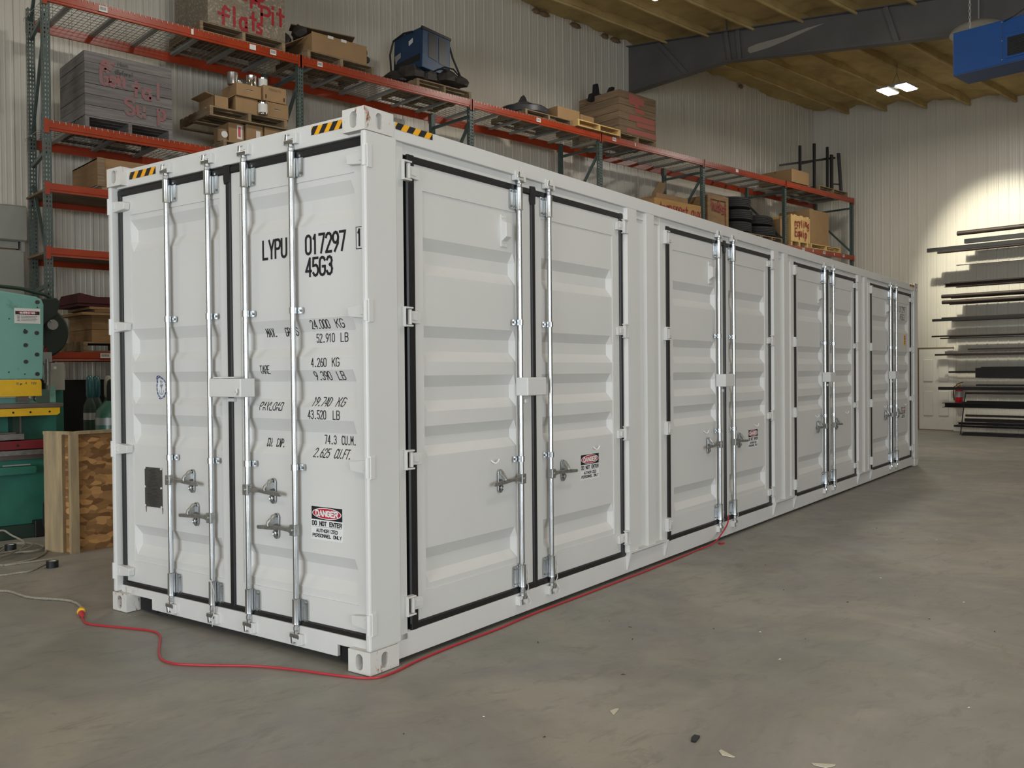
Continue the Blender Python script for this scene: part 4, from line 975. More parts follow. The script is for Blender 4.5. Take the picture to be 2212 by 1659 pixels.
labs = {0: ((.62,.10,1), (1.75,.03,0), (2.55,.09,0), (2.85,.09,1)), 1: ((.3,.08,1),), 3: ((.35,.10,1), (1.0,.03,0)), 2: ((1.5,.1,1),), 4: ((1.2,.1,0),), 5: ()}
for k in range(6): beams(k, T5, .125, labs.get(k, ())); deck(k, T5)
beams(0, 4.49, .115, ()); deck(0, 4.49)
for k in range(1, 5): beams(k, 4.49, .115)
beams(5, 4.49, .115, ((.75,.12,1), (1.25,.03,0), (1.75,.12,1), (2.3,.03,0), (2.75,.10,1)))
for k in (1, 4, 5): deck(k, 4.49, chans=4)
for z, h in ((3.77, .10), (3.03, .10), (1.83, .10)): beams(0, z, h, ((.58,.12,1),) if z < 2 else ())
for z in (3.77, 3.03, 1.83):           # plank shelves of the first bay
    for j in range(6): pbox('shelf_board', rk, UX[0]+.05, UX[1]-.05, YF+.03+j*.175, YF+.03+j*.175+.165, z-.030, z-.006, M['brownwood'] if z > 3.5 else M['carddark'])
beams(1, 1.83, .10)

# ================================================================== STORED GOODS
def pallet(label, x0, x1, y0, y1, z, h=.13, m='pallet', group=None, nb=7, stringers='y'):
    t = thing('pallet', label, 'pallet', ((x0+x1)/2, (y0+y1)/2, z), group=group)
    w, d = x1-x0, y1-y0; mm = M[m]
    for k in range(3):
        if stringers == 'y':
            xc = -w/2 + .025 + (w-.05)*k/2; pbox('stringer', t, xc-.022 if k else -w/2, xc+.022 if k < 2 else w/2, -d/2, d/2, .017, h-.017, mm)
        else:
            yc = -d/2 + .025 + (d-.05)*k/2; pbox('stringer', t, -w/2, w/2, yc-.02, yc+.02, .017, h-.017, mm)
    for k in range(nb):
        if stringers == 'y':
            yc = -d/2 + .05 + (d-.10)*k/(nb-1); pbox('deck_board', t, -w/2, w/2, yc-.048, yc+.048, h-.017, h, mm)
        else:
            xc = -w/2 + .05 + (w-.10)*k/(nb-1); pbox('deck_board', t, xc-.048, xc+.048, -d/2, d/2, h-.017, h, mm)
    for k in range(3):
        if stringers == 'y': yc = -d/2 + .05 + (d-.10)*k/2; pbox('bottom_board', t, -w/2, w/2, yc-.048, yc+.048, 0, .017, mm)
        else: xc = -w/2 + .05 + (w-.10)*k/2; pbox('bottom_board', t, xc-.048, xc+.048, -d/2, d/2, 0, .017, mm)
    return t
def plank_crate(label, x0, x1, y0, y1, z, h, n, m, cat='crate', openings=()):
    t = thing('plank_crate', label, cat, ((x0+x1)/2, (y0+y1)/2, z)); w, d = x1-x0, y1-y0; bh = h/n; mm = M[m]
    for k in range(n):
        za, zb_ = k*bh + .004, (k+1)*bh - .002; j = lambda: random.uniform(-.004, .004)
        a = j(); pbox('plank', t, -w/2, w/2, -d/2+a, -d/2+.022+a, za, zb_, mm); pbox('plank', t, -w/2+.001, w/2-.001, d/2-.022, d/2, za, zb_, mm)
        a = j(); pbox('plank', t, -w/2-.003+a, -w/2+.020+a, -d/2+.023, d/2-.023, za, zb_, mm); pbox('plank', t, w/2-.020, w/2, -d/2+.023, d/2-.023, za, zb_, mm)
    for sx in (-1, 1):
        for sy in (-1, 1): pbox('corner_batten', t, sx*(w/2-.06)-.03, sx*(w/2-.06)+.03, sy*(d/2-.05)-.025, sy*(d/2-.05)+.025, 0, h-.02, mm)
    return t
def scrawl(P, lines, y, m, face='front', th=.04, jitter=.25, nm='painted_words', lab=None):
    mb = MB()
    for txt, a0, a1, z0, h in lines: put_text(mb, text_quads(txt, a0, z0, a1, h, th, jitter=jitter, gap=.25, step=.05), lambda x, z: (x, y, z), 0, .0006)
    o = obj(nm, mb, m, P); o['kind'] = 'stuff'
    if lab: o['label'] = lab
    return o
L5 = T5 + .014; L4 = 4.49 + .012
# --- second shelf, first bay
pallet('weathered pallet under the grey plank crate on the left of the rack', 1.09, 2.14, 7.50, 8.42, L4, .145, 'greywood')
c = plank_crate('grey weathered plank crate with faded pink spray writing, left end of rack', 1.09, 2.14, 7.50, 8.42, L4+.145, .77, 6, 'greywood')
scrawl(c, [('s', -.36, -.18, .60, .13), ('Gen', -.34, -.06, .40, .18), ('tal', .02, .40, .34, .18), ('Sump', -.05, .44, .10, .19)], -.4665, M['sprayfaint'], lab='faded pink sprayed words')
scrawl(c, [('Hon', -.14, -.02, .66, .05), ('(Before)', -.18, .04, .56, .05)], -.468, M['iron'], th=.006)
pallet('brown broken pallet under the brown paint boxes, upper one of two', 2.62, 3.74, 7.46, 8.40, L4+.42, .13)
pallet('dark pallet at the bottom of the paint box stack', 2.80, 3.75, 7.46, 8.40, L4, .13)
def carton(label, x0, x1, y0, y1, z, h, group=None, m='card', rz=0, flap=False, tape=True, lab=None):
    t = thing('cardboard_box', label, 'box', ((x0+x1)/2, (y0+y1)/2, z), rz, group); w, d = x1-x0, y1-y0
    if flap:
        mb = MB(); e = .006
        mb.box(-w/2, w/2, -d/2, -d/2+e, 0, h).box(-w/2, w/2, d/2-e, d/2, 0, h).box(-w/2, -w/2+e, -d/2, d/2, 0, h).box(w/2-e, w/2, -d/2, d/2, 0, h).box(-w/2, w/2, -d/2, d/2, 0, e)
        obj('carton', mb, M[m], t)
        obj('flap', MB().beam((-w/2, 0, h), (-w/2-.12, 0, h+.02), d*.96, .006, up=(0,0,1)), M[m], t); obj('flap', MB().beam((w/2, 0, h), (w/2+.09, 0, h+.06), d*.96, .006), M[m], t)
    else:
        obj('carton', MB().box(-w/2, w/2, -d/2, d/2, 0, h), M[m], t, bevel=.006)
        if tape: obj('tape', MB().box(-w/2-.001, w/2+.001, -.025, .025, h-.05, h+.001), M['boxwood'], t)
    if lab == 'label': obj('paper_label', MB().box(w*.08, w*.34, -d/2-.002, -d/2, h*.35, h*.75, 0), M['paper'], t)
    if lab == 'slot': obj('hand_slot', MB().box(-.05, .05, -d/2-.0015, -d/2+.001, h*.55, h*.60), M['dark'], t); obj('slot_edge', MB().box(-.05, .05, -d/2-.002, -d/2, h*.53, h*.55), M['paper'], t)
    if lab == 'arrows':
        for ax in (-.4, .4): obj('arrow_mark', MB().box(w*ax-.008, w*ax+.008, -d/2-.0015, -d/2+.001, h*.15, h*.40), M['black'], t)
        mb = MB(); put_text(mb, text_quads('FRAGILE'.replace('G','G') if False else 'PRODUCTS', -w*.25, h*.70, w*.25, .028, .006), lambda x, z: (x, -d/2-.0015, z)); obj('printed_words', mb, M['carddark'], t)['kind'] = 'stuff'
    if lab == 'stripes':
        for ax in (.12, .20): obj('red_mark', MB().box(w*ax, w*ax+.014, -d/2-.0025, -d/2-.001, h*.35, h*.85), M['red'], t)
        obj('paper_label', MB().box(w*.04, w*.38, -d/2-.001, -d/2+.001, h*.25, h*.92), M['paper'], t)
    return t
zz = L4 + .13
carton('brown box with red and white label, lower left of the paint boxes', 2.92, 3.14, 7.55, 8.0, zz, .27, lab='stripes')
carton('brown box with white printed label, lower middle of the paint boxes', 3.16, 3.40, 7.52, 8.0, zz, .28, lab='label')
carton('brown box with white diamond, lower right of the paint boxes', 3.42, 3.72, 7.50, 8.0, zz, .28)
t = thing('round_tin', 'round dark tin lying beside the lower paint boxes', 'tin', (2.85, 7.60, zz)); obj('tin_body', MB().lathe([(.07, 0), (.07, .16)], (0,0,0), 18), M['carddark'], t, smooth=True)
obj('lid', MB().lathe([(.045, -.074), (.045, -.068)], (0, 0, .09), 14, axis='y'), M['paper'], t)
zz = L4 + .552
carton('open brown carton with bent flap at the left of the paint boxes', 2.70, 2.90, 7.50, 7.95, zz, .15, flap=True)
carton('brown carton with an open front holding a paint can', 3.0, 3.32, 7.50, 7.95, zz+.001, .20, m='card')
carton('brown carton with hand slot, right of the open paint carton', 3.42, 3.76, 7.46, 7.92, zz, .20, lab='slot')
carton('brown carton with hand slot, upper left of the paint boxes', 3.00, 3.36, 7.47, 7.92, zz+.205, .17, lab='slot')
carton('brown carton with two arrows, upper right of the paint boxes', 3.38, 3.72, 7.45, 7.92, zz+.205, .21, lab='arrows')
def can(label, x, y, z, r=.065, h=.15, m='tin', lab=False):
    t = thing('paint_can', label, 'can', (x, y, z)); obj('can_body', MB().lathe([(r, 0), (r*1.02, .004), (r, .008), (r, h-.008), (r*1.03, h-.004), (r, h)], (0,0,0), 22), M[m], t, smooth=True)
    obj('lid', MB().lathe([(r*.92, h-.004), (r*.92, h+.002), (r*.85, h-.001)], (0,0,0), 22), M['tin'], t)
    if lab: obj('paper_label', MB().tube([(0,0,h*.12),(0,0,h*.85)], r*1.012, 22, caps=False), M['paper'], t, smooth=True)
ct = zz + .205 + .17
can('dark dripped paint can on the upper left carton', 3.02, 7.62, ct, .07, .16, 'steel2'); can('bright open paint can standing on the cartons, third from left', 3.28, 7.60, ct, .065, .17)
can('low pale paint can between the taller cans on the cartons', 3.16, 7.75, ct, .06, .11, lab=True); can('white labelled paint can on the upper right carton', 3.46, 7.62, ct+.04, .062, .14, lab=True)
can('white labelled paint can standing in front of the open carton', 3.36, 7.44, zz+.001, .065, .16, lab=True)
# small low pallets seen past the second upright
t = pallet('brown broken pallet behind the near top corner of the container', 4.35, 5.60, 7.50, 8.40, L4+.35, .12); pallet('lower brown pallet behind the near top corner of the container', 4.2, 5.3, 7.52, 8.40, L4+.2, .12)
carton('brown box under the pallets behind the container corner', 4.2, 5.0, 7.55, 8.3, L4, .18, m='carddark')
t = thing('rubber_mat', 'black bent rubber sheet lying on the broken pallet', 'mat', (4.75, 7.9, L4+.475)); obj('sheet', MB().prism([(-.25,0),(-.1,.09),(.1,.10),(.35,.02),(.35,.0),(.1,.08),(-.1,.07)], -.3, .3, 'xz'), M['blk'], t)
# --- top shelf
pallet('weathered pallet under the sprayed OSB crate on the top shelf', 2.50, 3.72, 7.46, 8.44, L5, .135)
t = thing('osb_crate', 'grey OSB crate with red sprayed words flats pit on the top shelf', 'crate', (3.17, 7.97, L5+.137))
obj('front_board', MB().box(-.56, .55, -.51, -.495, .0, .95), M['osbgrey'], t); obj('side_board', MB().box(-.56, -.545, -.494, .51, .0, .95), M['osbgrey'], t)
obj('side_board', MB().box(.535, .55, -.494, .51, .0, .95), M['osbgrey'], t); obj('back_board', MB().box(-.545, .535, .495, .51, .0, .95), M['osbgrey'], t); obj('base_board', MB().box(-.545, .535, -.494, .495, .0, .015), M['osbgrey'], t)
scrawl(t, [('f', -.42, -.26, .03, .23), ('l', -.25, -.14, .03, .24), ('a', -.12, -.01, .02, .26), ('t', .03, .12, .05, .24), ('s', .12, .21, .02, .20), ('P', .20, .32, .19, .21), ('i', .33, .40, .19, .25), ('t', .42, .54, .20, .23), ('top', -.22, .14, .42, .20), ('up', .04, .24, .46, .22)], -.512, M['spray'], th=.040, jitter=.08, lab='red sprayed words')
pallet('brown pallet under the torn carton of black parts', 4.08, 5.20, 7.48, 8.40, L5, .13)
t = thing('torn_carton', 'long torn cardboard carton heaped with black parts on the top shelf', 'box', (4.55, 7.95, L5+.13))
obj('carton', MB().box(-.40, .52, -.47, -.46, 0, .27).box(-.40, -.39, -.46, .45, 0, .25).box(.51, .52, -.46, .45, 0, .2).box(-.39, .51, .44, .45, 0, .25).box(-.39, .51, -.46, .44, 0, .01), M['card'], t)
obj('side_flap', MB().beam((-.40, 0, .20), (-.72, .05, .02), .8, .008), M['card'], t)
obj('loose_board', MB().beam((-.45, .05, .46), (.40, -.30, .38), .26, .012, up=(0,0,1)), M['carddark'], t)
for k, (x, y, z, r) in enumerate([(-.62,-.05,.16,.13),(-.52,.2,.20,.14),(-.40,-.12,.30,.11),(-.25,.1,.27,.14),(-.1,-.1,.27,.10),(.2,.0,.24,.10),(.45,-.1,.24,.09),(.60,-.2,.22,.10),(.66,-.25,.10,.06)]):
    mb = MB().lathe([(0,-r),(r*.7,-r*.7),(r,0),(r*.8,r*.6),(0,r*.9)], (0,0,0), 10); mb.v = [tuple(Vector(v)*(1+.45*noise.noise(Vector(v)*9+Vector((k,0,0))))) for v in mb.v]
    obj('black_part', mb, M['blk'] if k % 2 else M['darkbrown'], t, loc=(x, y, z+.06), rot=(k, k*.7, 0))
for x in (-.14, .08): obj('paper_tag', MB().box(x, x+.09, -.474, -.471, .235, .275), M['paper'], t)
pallet('brown pallet under the blue welding machine', 5.98, 7.08, 7.46, 8.42, L5, .13)
t = thing('welding_machine', 'dark blue tilted welding machine with tube frame on the top shelf', 'machine', (6.42, 7.88, L5+.13))
Rm = Matrix.Rotation(-.10, 4, 'Y')
obj('casing', MB().prism([(-.30,.22),(.27,.16),(.28,.80),(-.27,.86)], -.36, .40, 'xz'), M['welder'], t, bevel=.01)
obj('grille', MB().prism([(-.17,.40),(.01,.36),(.01,.76),(-.17,.78)], -.366, -.358, 'xz').prism([(.04,.34),(.20,.32),(.21,.73),(.04,.75)], -.366, -.358, 'xz'), M['blk'], t)
obj('front_rim', MB().prism([(-.29,.81),(.29,.75),(.29,.79),(-.29,.86)], -.372, -.34, 'xz'), M['blk'], t)
obj('side_panel', MB().prism([(-.30,.34),(.36,.34),(.36,.42),(-.30,.44)], -.300, -.292, 'yz'), M['blk'], t)
obj('side_decal', MB().prism([(.20,.50),(.30,.47),(.33,.40),(.36,.55),(.20,.58)], -.297, -.290, 'yz'), M['cabgrey'], t); obj('paper_label', MB().prism([(-.12,.66),(-.02,.63),(-.02,.70),(-.12,.73)], -.295, -.286, 'yz'), M['paper'], t)
obj('tube_frame', MB().tube([(-.31,.42,.1),(-.33,.44,.6),(-.32,.36,.80),(-.30,.10,.86),(-.28,-.1,.84)], .016, 8), M['blk'], t, smooth=True); obj('tube_frame', MB().tube([(.28,-.34,.66),(.34,-.34,.5),(.56,-.36,.10)], .016, 8), M['blk'], t, smooth=True)
mb = MB()
for k, (x, y, z, r) in enumerate([(-.45,.1,.06,.13),(-.30,-.1,.10,.16),(-.05,-.1,.10,.17),(.25,-.2,.13,.16),(.45,-.25,.10,.14),(.45,.05,.12,.16),(.1,.2,.12,.2)]):
    m2 = MB().lathe([(0,-r*.6),(r,-r*.5),(r*1.2,0),(r*.8,r*.6),(0,r*.8)], (0,0,0), 9); m2.v = [tuple(Vector((v[0]*1.3, v[1]*1.5, v[2]))*(1+.4*noise.noise(Vector(v)*8+Vector((k*3,0,0)))) + Vector((x,y,z+.05))) for v in m2.v]; mb.add(m2.v, m2.f)
obj('hose_pile', mb, M['darkbrown'], t)['kind'] = 'stuff'
obj('cable', MB().tube([(-.05,-.38,.20),(.1,-.42,.28),(.3,-.40,.30),(.45,-.38,.22),(.3,-.42,.16),(.1,-.40,.14),(.25,-.43,.22),(.5,-.35,.2)], .013, 7), M['blk'], t, smooth=True)
# lifting cone on a small pallet
pallet('low brown pallet under the black conical casting', 8.3, 9.46, 7.46, 8.35, L5, .10, nb=6)
t = thing('lifting_cone', 'black low conical iron casting with a lifting eye on the top shelf', 'casting', (8.70, 7.93, L5+.10))
obj('cone', MB().lathe([(.43,0),(.46,.03),(.46,.12),(.42,.15),(.34,.16),(.12,.27),(.06,.29)], (0,0,0), 30), M['iron'], t, smooth=True)
obj('lifting_eye', MB().prism([(-.13,.24),(-.04,.38),(0,.41),(.04,.38),(.13,.24)], -.02, .02, 'xz'), M['blk'], t, bevel=.004)
carton('brown carton left of the yellow pallet on the top shelf', 9.20, 9.78, 7.56, 8.3, L5+.102, .24, m='card'); carton('brown carton beside the red painted crate', 9.80, 10.17, 7.56, 8.2, L5+.002, .30, m='card')
pallet('yellow new pallet lying before the red painted crate', 9.50, 10.68, 7.35, 7.52, L5, .12, 'newwood', nb=3)
pallet('dark pallet under the red painted plank crate', 10.80, 11.92, 7.48, 8.50, L5, .13)
c = plank_crate('brown plank crate with large faded red paint patches on the top shelf', 10.80, 11.92, 7.48, 8.52, L5+.13, .82, 6, 'brownwood')
mb = MB()
for x0, x1, z0, z1 in ((-.28,-.12,.60,.78),(-.12,.02,.55,.78),(.02,.18,.62,.74),(-.26,.50,.29,.40),(-.05,.52,.19,.28),(-.34,.55,.03,.13),(-.1,.2,.45,.54)): mb.add([(x0,-.5265,z0),(x1,-.5265,z0),(x1,-.5265,z1),(x0,-.5265,z1)], [(0,1,2,3)])
obj('red_paint', mb, M['spraypink'], c)['kind'] = 'stuff'
t = thing('iron_brackets', 'black iron brackets sticking out of the red painted crate', 'brackets', (10.95, 8.15, L5+.95))
obj('bracket', MB().prism([(-.28,-.1),(-.22,.05),(-.12,.08),(-.10,.26),(-.04,.27),(0,.08),(.25,.10),(.38,.30),(.46,.30),(.38,.08),(.30,-.05),(.0,-.1)], -.05, .05, 'xz'), M['blk'], t, bevel=.01)
carton('long brown carton before the upright steel frame, far end of top shelf', 17.05, 17.85, 7.46, 8.35, L5+.03, .31, m='card')
pallet('dark pallet under the steel frame at the far end of the top shelf', 18.35, 19.80, 7.46, 8.40, L5, .12)
t = thing('upright_stand', 'dark upright steel stand with posts at the far end of the top shelf', 'frame', (18.3, 7.9, L5))
for x, y, h, lean, w in ((-.80,-.4,.96,0,.06),(-.12,-.4,1.12,0,.07),(-.05,-.37,1.0,0,.04),(.53,-.4,1.14,0,.06),(.74,-.4,.98,.0,.10),(1.10,-.4,1.08,-.13,.10)):
    obj('post', MB().beam((x-lean, y, .13 if x > .1 else (.36 if x < -.5 else 0)), (x, y, h), w, .05, up=(0,1,0)), M['blk'] if x < .9 else M['iron'], t)
obj('rail', MB().beam((-.21, .50, .73), (1.0, -.36, .95), .035, .05), M['blk'], t); obj('rail', MB().beam((-.78, -.36, .52), (.52, -.36, .86), .03, .04), M['blk'], t); obj('rail', MB().beam((.74,-.38,.25),(1.22,-.38,.30), .03, .03), M['blk'], t)
# --- second shelf, bays 5 and 6
pallet('pallet under the transport duty crate, just above the container', 11.8, 13.35, 7.475, 8.40, L4, .12)
t = thing('plywood_box', 'orange plywood box with red sprayed words transport on its front', 'box', (12.66, 7.9, L4+.12))
obj('front_board', MB().box(-.83,.72,-.45,-.435,-.10,.375), M['orangewood'], t); obj('side_board', MB().box(-.83,-.815,-.435,.42,0,.36), M['boxwood'], t); obj('side_board', MB().box(.705,.72,-.435,.42,0,.36), M['boxwood'], t); obj('back_board', MB().box(-.815,.705,.405,.42,0,.36), M['boxwood'], t); obj('base_board', MB().box(-.815,.705,-.434,.404,0,.012), M['boxwood'], t)
scrawl(t, [('transport', -.68, .26, .14, .17), ('aux', .38, .70, .12, .19), ('mt kt', .14, .60, -.08, .15)], -.452, M['spray'], th=.032, lab='red sprayed words')
t = thing('open_carton', 'open cardboard carton with a raised flap standing in the plywood box', 'box', (12.60, 8.0, L4+.135))
obj('carton', MB().box(-.55,.50,-.42,-.41,0,.50).box(-.55,-.54,-.41,.3,0,.45).box(.49,.50,-.41,.3,0,.5).box(-.54,.49,.29,.3,0,.45), M['card'], t); obj('flap', MB().prism([(-.70,.34),(-.66,.48),(-.45,.72),(-.20,.74),(-.28,.56),(-.36,.46),(-.5,.40)], -.405, -.395, 'xz'), M['carddark'], t)
carton('dark brown carton in the right end of the transport plywood box', 13.13, 13.35, 7.9, 8.28, L4+.135, .46, m='carddark')
pallet('pallet under the hubs box', 13.5, 14.4, 7.46, 8.4, L4, .12)
t = thing('plywood_box', 'tall plywood box with red sprayed word hubs, left of the tire stack', 'box', (14.02, 7.9, L4+.12))
obj('panel', MB().box(-.36,.36,-.42,-.40,0,.66), M['boxwood'], t); obj('side_board', MB().box(-.36,-.345,-.40,.42,0,.66), M['boxwood'], t); obj('side_board', MB().box(.345,.36,-.40,.42,0,.66), M['boxwood'], t); obj('back_board', MB().box(-.345,.345,.405,.42,0,.66), M['boxwood'], t)
for a in ((-.38,.38,.58,.68), (-.38,.38,.0,.05), (-.38,-.29,.05,.58), (.29,.38,.05,.58)): obj('batten', MB().box(a[0],a[1],-.445,-.42,a[2],a[3]), M['boxwood'], t)
scrawl(t, [('hubs', -.26, .28, .34, .22)], -.448, M['spray'], th=.034, lab='red sprayed word')
pallet('dark pallet under the tires, left one of two', 14.66, 15.70, 7.46, 8.4, L4, .12); pallet('brown pallet under the two lying tires', 15.72, 16.62, 7.46, 8.4, L4, .12, nb=6)
def tire(label, x, y, z, rx=0, group=None, R=.475, w=.268):
    t = thing('tire', label, 'tire', (x, y, z)); t.rotation_euler = (rx, .0, 0)
    pr = []; N = 9
    pr = [(R*.56, 0.02), (R*.62, 0), (R*.80, .002), (R*.93, .02)]
    for k in range(5):
        z0 = .035 + (w-.07)*k/5; z1 = .035 + (w-.07)*(k+1)/5; pr += [(R, z0+.003), (R, z1-.006), (R*.975, z1-.004), (R*.975, z1)]
    pr += [(R*.93, w-.02), (R*.80, w-.002), (R*.62, w), (R*.56, w-.02)]
    mb = MB(); n = 36; b = 0
    for r, h in pr:
        for k in range(n): a = 2*PI*k/n; mb.v.append((r*math.cos(a), r*math.sin(a), h))
    for i in range(len(pr)):
        j = (i+1) % len(pr)
        for k in range(n): mb.f.append((i*n+k, i*n+(k+1)%n, j*n+(k+1)%n, j*n+k)); mb.m.append(0)
    obj('tread', mb, M['tire'], t, smooth=True); return t
zt = L4 + .12
tire('bottom tire of the stack beside the hubs box', 15.20, 7.95, zt); tire('middle tire of the stack beside the hubs box', 15.22, 7.93, zt+.270); tire('top tire of the stack beside the hubs box', 15.17, 7.95, zt+.540)
tire('lower tire lying right of the tire stack', 16.19, 7.93, zt, 0, None, .47, .25); tire('upper tire leaning between the stack and the lying tire', 16.18, 7.97, zt+.285, .06, None, .44, .24)
carton('pale brown carton with a white label right of the tires', 16.76, 16.93, 7.60, 8.30, L4+.002, .62, m='card', lab='label')
t = thing('slatted_crate', 'yellow new wood crate with red sprayed words cycling equip', 'crate', (17.38, 7.78, L4+.10))
for k in range(6): pbox('slat', t, -.42+k*.14, -.42+k*.14+.134, -.34, -.325, .0, .62+.02*(k % 2), M['newwood'])
for k in range(5): pbox('slat', t, -.42, -.405, -.32+k*.14, -.32+k*.14+.13, .0, .62, M['newwood'])
for z in (.06, .50): pbox('rail', t, -.405, .41, -.325, -.30, z, z+.08, M['newwood'])
pbox('slat', t, -.44, -.36, -.352, -.34, 0, .63, M['newwood']); pbox('slat', t, .36, .44, -.352, -.34, 0, .60, M['newwood']); pbox('back_panel', t, -.40, .42, .33, .345, 0, .6, M['newwood']); pbox('side_panel', t, .405, .42, -.32, .33, 0, .6, M['newwood'])
for x in (-.38, -.02, .36): pbox('foot', t, x-.03, x+.03, -.34, .34, -.10, 0, M['newwood'])
scrawl(t, [('rcyling', -.26, .40, .38, .17), ('Equip', -.24, .30, .14, .19)], -.354, M['spray'], th=.026, lab='red sprayed words')
pallet('new pallet under the tall cardboard carton at the far end', 17.86, 19.35, 7.42, 8.4, L4, .12, 'newwood')
carton('tall grey-brown cardboard carton at the far end of the second shelf', 17.98, 18.92, 7.52, 8.35, L4+.12, .86, m='card')
# --- third and lowest shelves, first bay
t = thing('plywood_box', 'long brown plywood box low on the left of the rack above the container corner', 'box', (2.1, 7.97, 3.775+.07))
obj('panel', MB().box(-.87,.87,-.47,-.455,0,.32), M['boxwood'], t); obj('side_board', MB().box(-.87,-.855,-.455,.46,0,.32), M['boxwood'], t); obj('lid', MB().box(-.87,.87,-.455,.46,.305,.32), M['boxwood'], t); obj('corner_batten', MB().box(-.885,-.80,-.485,-.47,-.02,.32), M['brownwood'], t)
mb = MB(); put_text(mb, text_quads('GUM', .0, .18, .35, .09, .012), lambda x, z: (x, -.472, z)); obj('stencil', mb, M['carddark'], t)['kind'] = 'stuff'
obj('paper_label', MB().box(.38,.56,-.474,-.471,.13,.27), M['paper'], t)
for x in (-.78, -.02, .72): obj('skid', MB().box(x-.05, x+.05, -.47, .46, -.07, 0), M['brownwood'], t)
zz = 1.832
pallet('pallet under the low wooden chest behind the press', 1.02, 2.2, 7.46, 8.3, zz, .12)
t = thing('wooden_chest', 'brown wooden chest on the lowest shelf behind the press', 'chest', (1.62, 7.88, zz+.12))
for k in range(2): pbox('plank', t, -.50, .55, -.41, -.39, k*.15+.002, k*.15+.148, M['boxwood']); pbox('plank', t, -.50, -.48, -.39, .41, k*.15+.002, k*.15+.148, M['boxwood'])
pbox('lid', t, -.51, .56, -.42, .42, .30, .32, M['boxwood']); pbox('back_plank', t, -.48, .55, .39, .41, 0, .3, M['boxwood'])
t = thing('board_stack', 'dark and brown boards laid on the wooden chest', 'boards', (1.6, 7.88, zz+.44))
for k, (a, b, z, mm) in enumerate(((-.6,.5,0,'boxwood'),(-.45,.5,.035,'carddark'),(-.5,.55,.07,'boxwood'),(-.62,.2,.105,'darkred'))): pbox('board', t, a, b, -.45+.02*k, .40, z, z+.03, M[mm])
t = thing('folded_tarp', 'dark red folded tarp on the chest behind the press', 'tarp', (1.25, 7.9, zz+.58)); obj('cloth', MB().box(-.28,.30,-.42,.35,0,.05).prism([(-.28,.05),(-.25,.12),(-.05,.08),(.3,.09),(.3,.05)], -.4, .3, 'xz'), M['darkred'], t)
# gas cylinders below the rack
def cylinder(label, x, y, m='cyl', cap='cylteal', h=.92, r=.125):
    t = thing('gas_cylinder', label, 'gas cylinder', (x, y, 0))
    obj('tank', MB().lathe([(r*.9,0),(r,.03),(r,h-.10),(r*.93,h-.02),(r*.6,h+.04),(r*.4,h+.08)], (0,0,0), 24), M[m], t, smooth=True)
    obj('band', MB().lathe([(r*1.005,h-.18),(r*1.005,h-.10)], (0,0,0), 24), M['silver'], t, smooth=True)
    c_ = .045 if r < .1 else .05; obj('cap', MB().lathe([(c_*.8,h+.07),(c_,h+.10),(c_,h+.24),(c_*.8,h+.30),(c_*.3,h+.32)], (0,0,0), 16), M[cap], t, smooth=True)
cylinder('large green gas cylinder with a silver band beside the container corner', 1.0, 6.5, cap='dark', h=1.19, r=.17); cylinder('dark green gas cylinder with teal cap, leftmost behind the large cylinder', .93, 6.98, 'dgreen', h=1.23, r=.075)
cylinder('dark green gas cylinder with teal cap, middle one behind the large cylinder', 1.08, 7.22, 'dgreen', h=1.23, r=.075); cylinder('gas cylinder with a pale cap behind the large green cylinder', 1.13, 6.98, 'dgreen', cap='cabgrey', h=1.23, r=.075)
t = thing('cylinder_cart', 'yellow framed cart holding the gas cylinders', 'cart', (.74, 6.9, 0))
obj('base_plate', MB().box(-.34,.0,-.36,.12,.0,.012), M['iron'], t); obj('yellow_guard', MB().box(-.28,.02,-.33,-.30,.80,.90), M['pyellow'], t); obj('post', MB().box(-.3,-.26,-.34,-.30,0.012,.95), M['blk'], t)
t = thing('dark_backing', 'black backing box added to darken the space under the rack', 'cabinet', (2.0, 8.1, 0)); obj('body', MB().box(-1.22,1.3,-.3,.22,.05,1.50), M['dark'], t, bevel=.01); obj('backing_foot', MB().box(-1.18,1.25,-.25,.2,0,.05), M['dark'], t)  # black box added to make the space under the rack dark, no real cabinet
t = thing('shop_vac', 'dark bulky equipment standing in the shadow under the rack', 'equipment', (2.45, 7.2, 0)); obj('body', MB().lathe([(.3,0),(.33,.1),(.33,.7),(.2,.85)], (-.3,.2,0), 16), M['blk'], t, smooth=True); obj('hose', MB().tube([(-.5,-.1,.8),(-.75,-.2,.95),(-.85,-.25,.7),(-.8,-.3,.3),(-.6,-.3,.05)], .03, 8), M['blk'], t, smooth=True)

# ================================================================== PRESS, OSB BOX, CABINET
pr = thing('press_brake', 'teal and green press brake with yellow ram bar at the left edge', 'press', (0, 5.78, 0))
def P(nm, mb, m, **kw): return obj(nm, mb, M[m], pr, **kw)
P('side_plate', MB().prism([(-1.6,1.52),(.10,1.52),(.105,1.56),(.12,2.25),(.10,2.30),(.05,2.325),(-.5,2.40),(-1.1,2.44),(-1.6,2.44)], .0, .20, 'xz'), 'teal', bevel=.012)
for x, z in ((.06,2.27),(.05,1.97),(.05,1.76),(.05,1.57),(-.05,1.98),(-.05,1.85),(-.05,1.69)):
    mb = MB().lathe([(.020,-.006),(.020,.0)], (x,0,z), 14, axis='y').lathe([(.011,-.012),(.011,-.004)], (x,0,z), 6, axis='y'); P('bolt', mb, 'iron')
for x, z in ((-.19,2.10),(-.20,1.59),(-.06,1.57),(.06,2.22),(-.055,2.0)): P('screw', MB().lathe([(.007,-.003),(.007,.0)], (x,0,z), 8, axis='y'), 'dgreen')
w = P('warning_plate', MB().box(-.145,.085,-.006,.0,2.06,2.205), 'paper'); w['label'] = 'cream and black warning plate'
mb = MB().box(-.137,.077,-.0075,-.006,2.145,2.178,0)
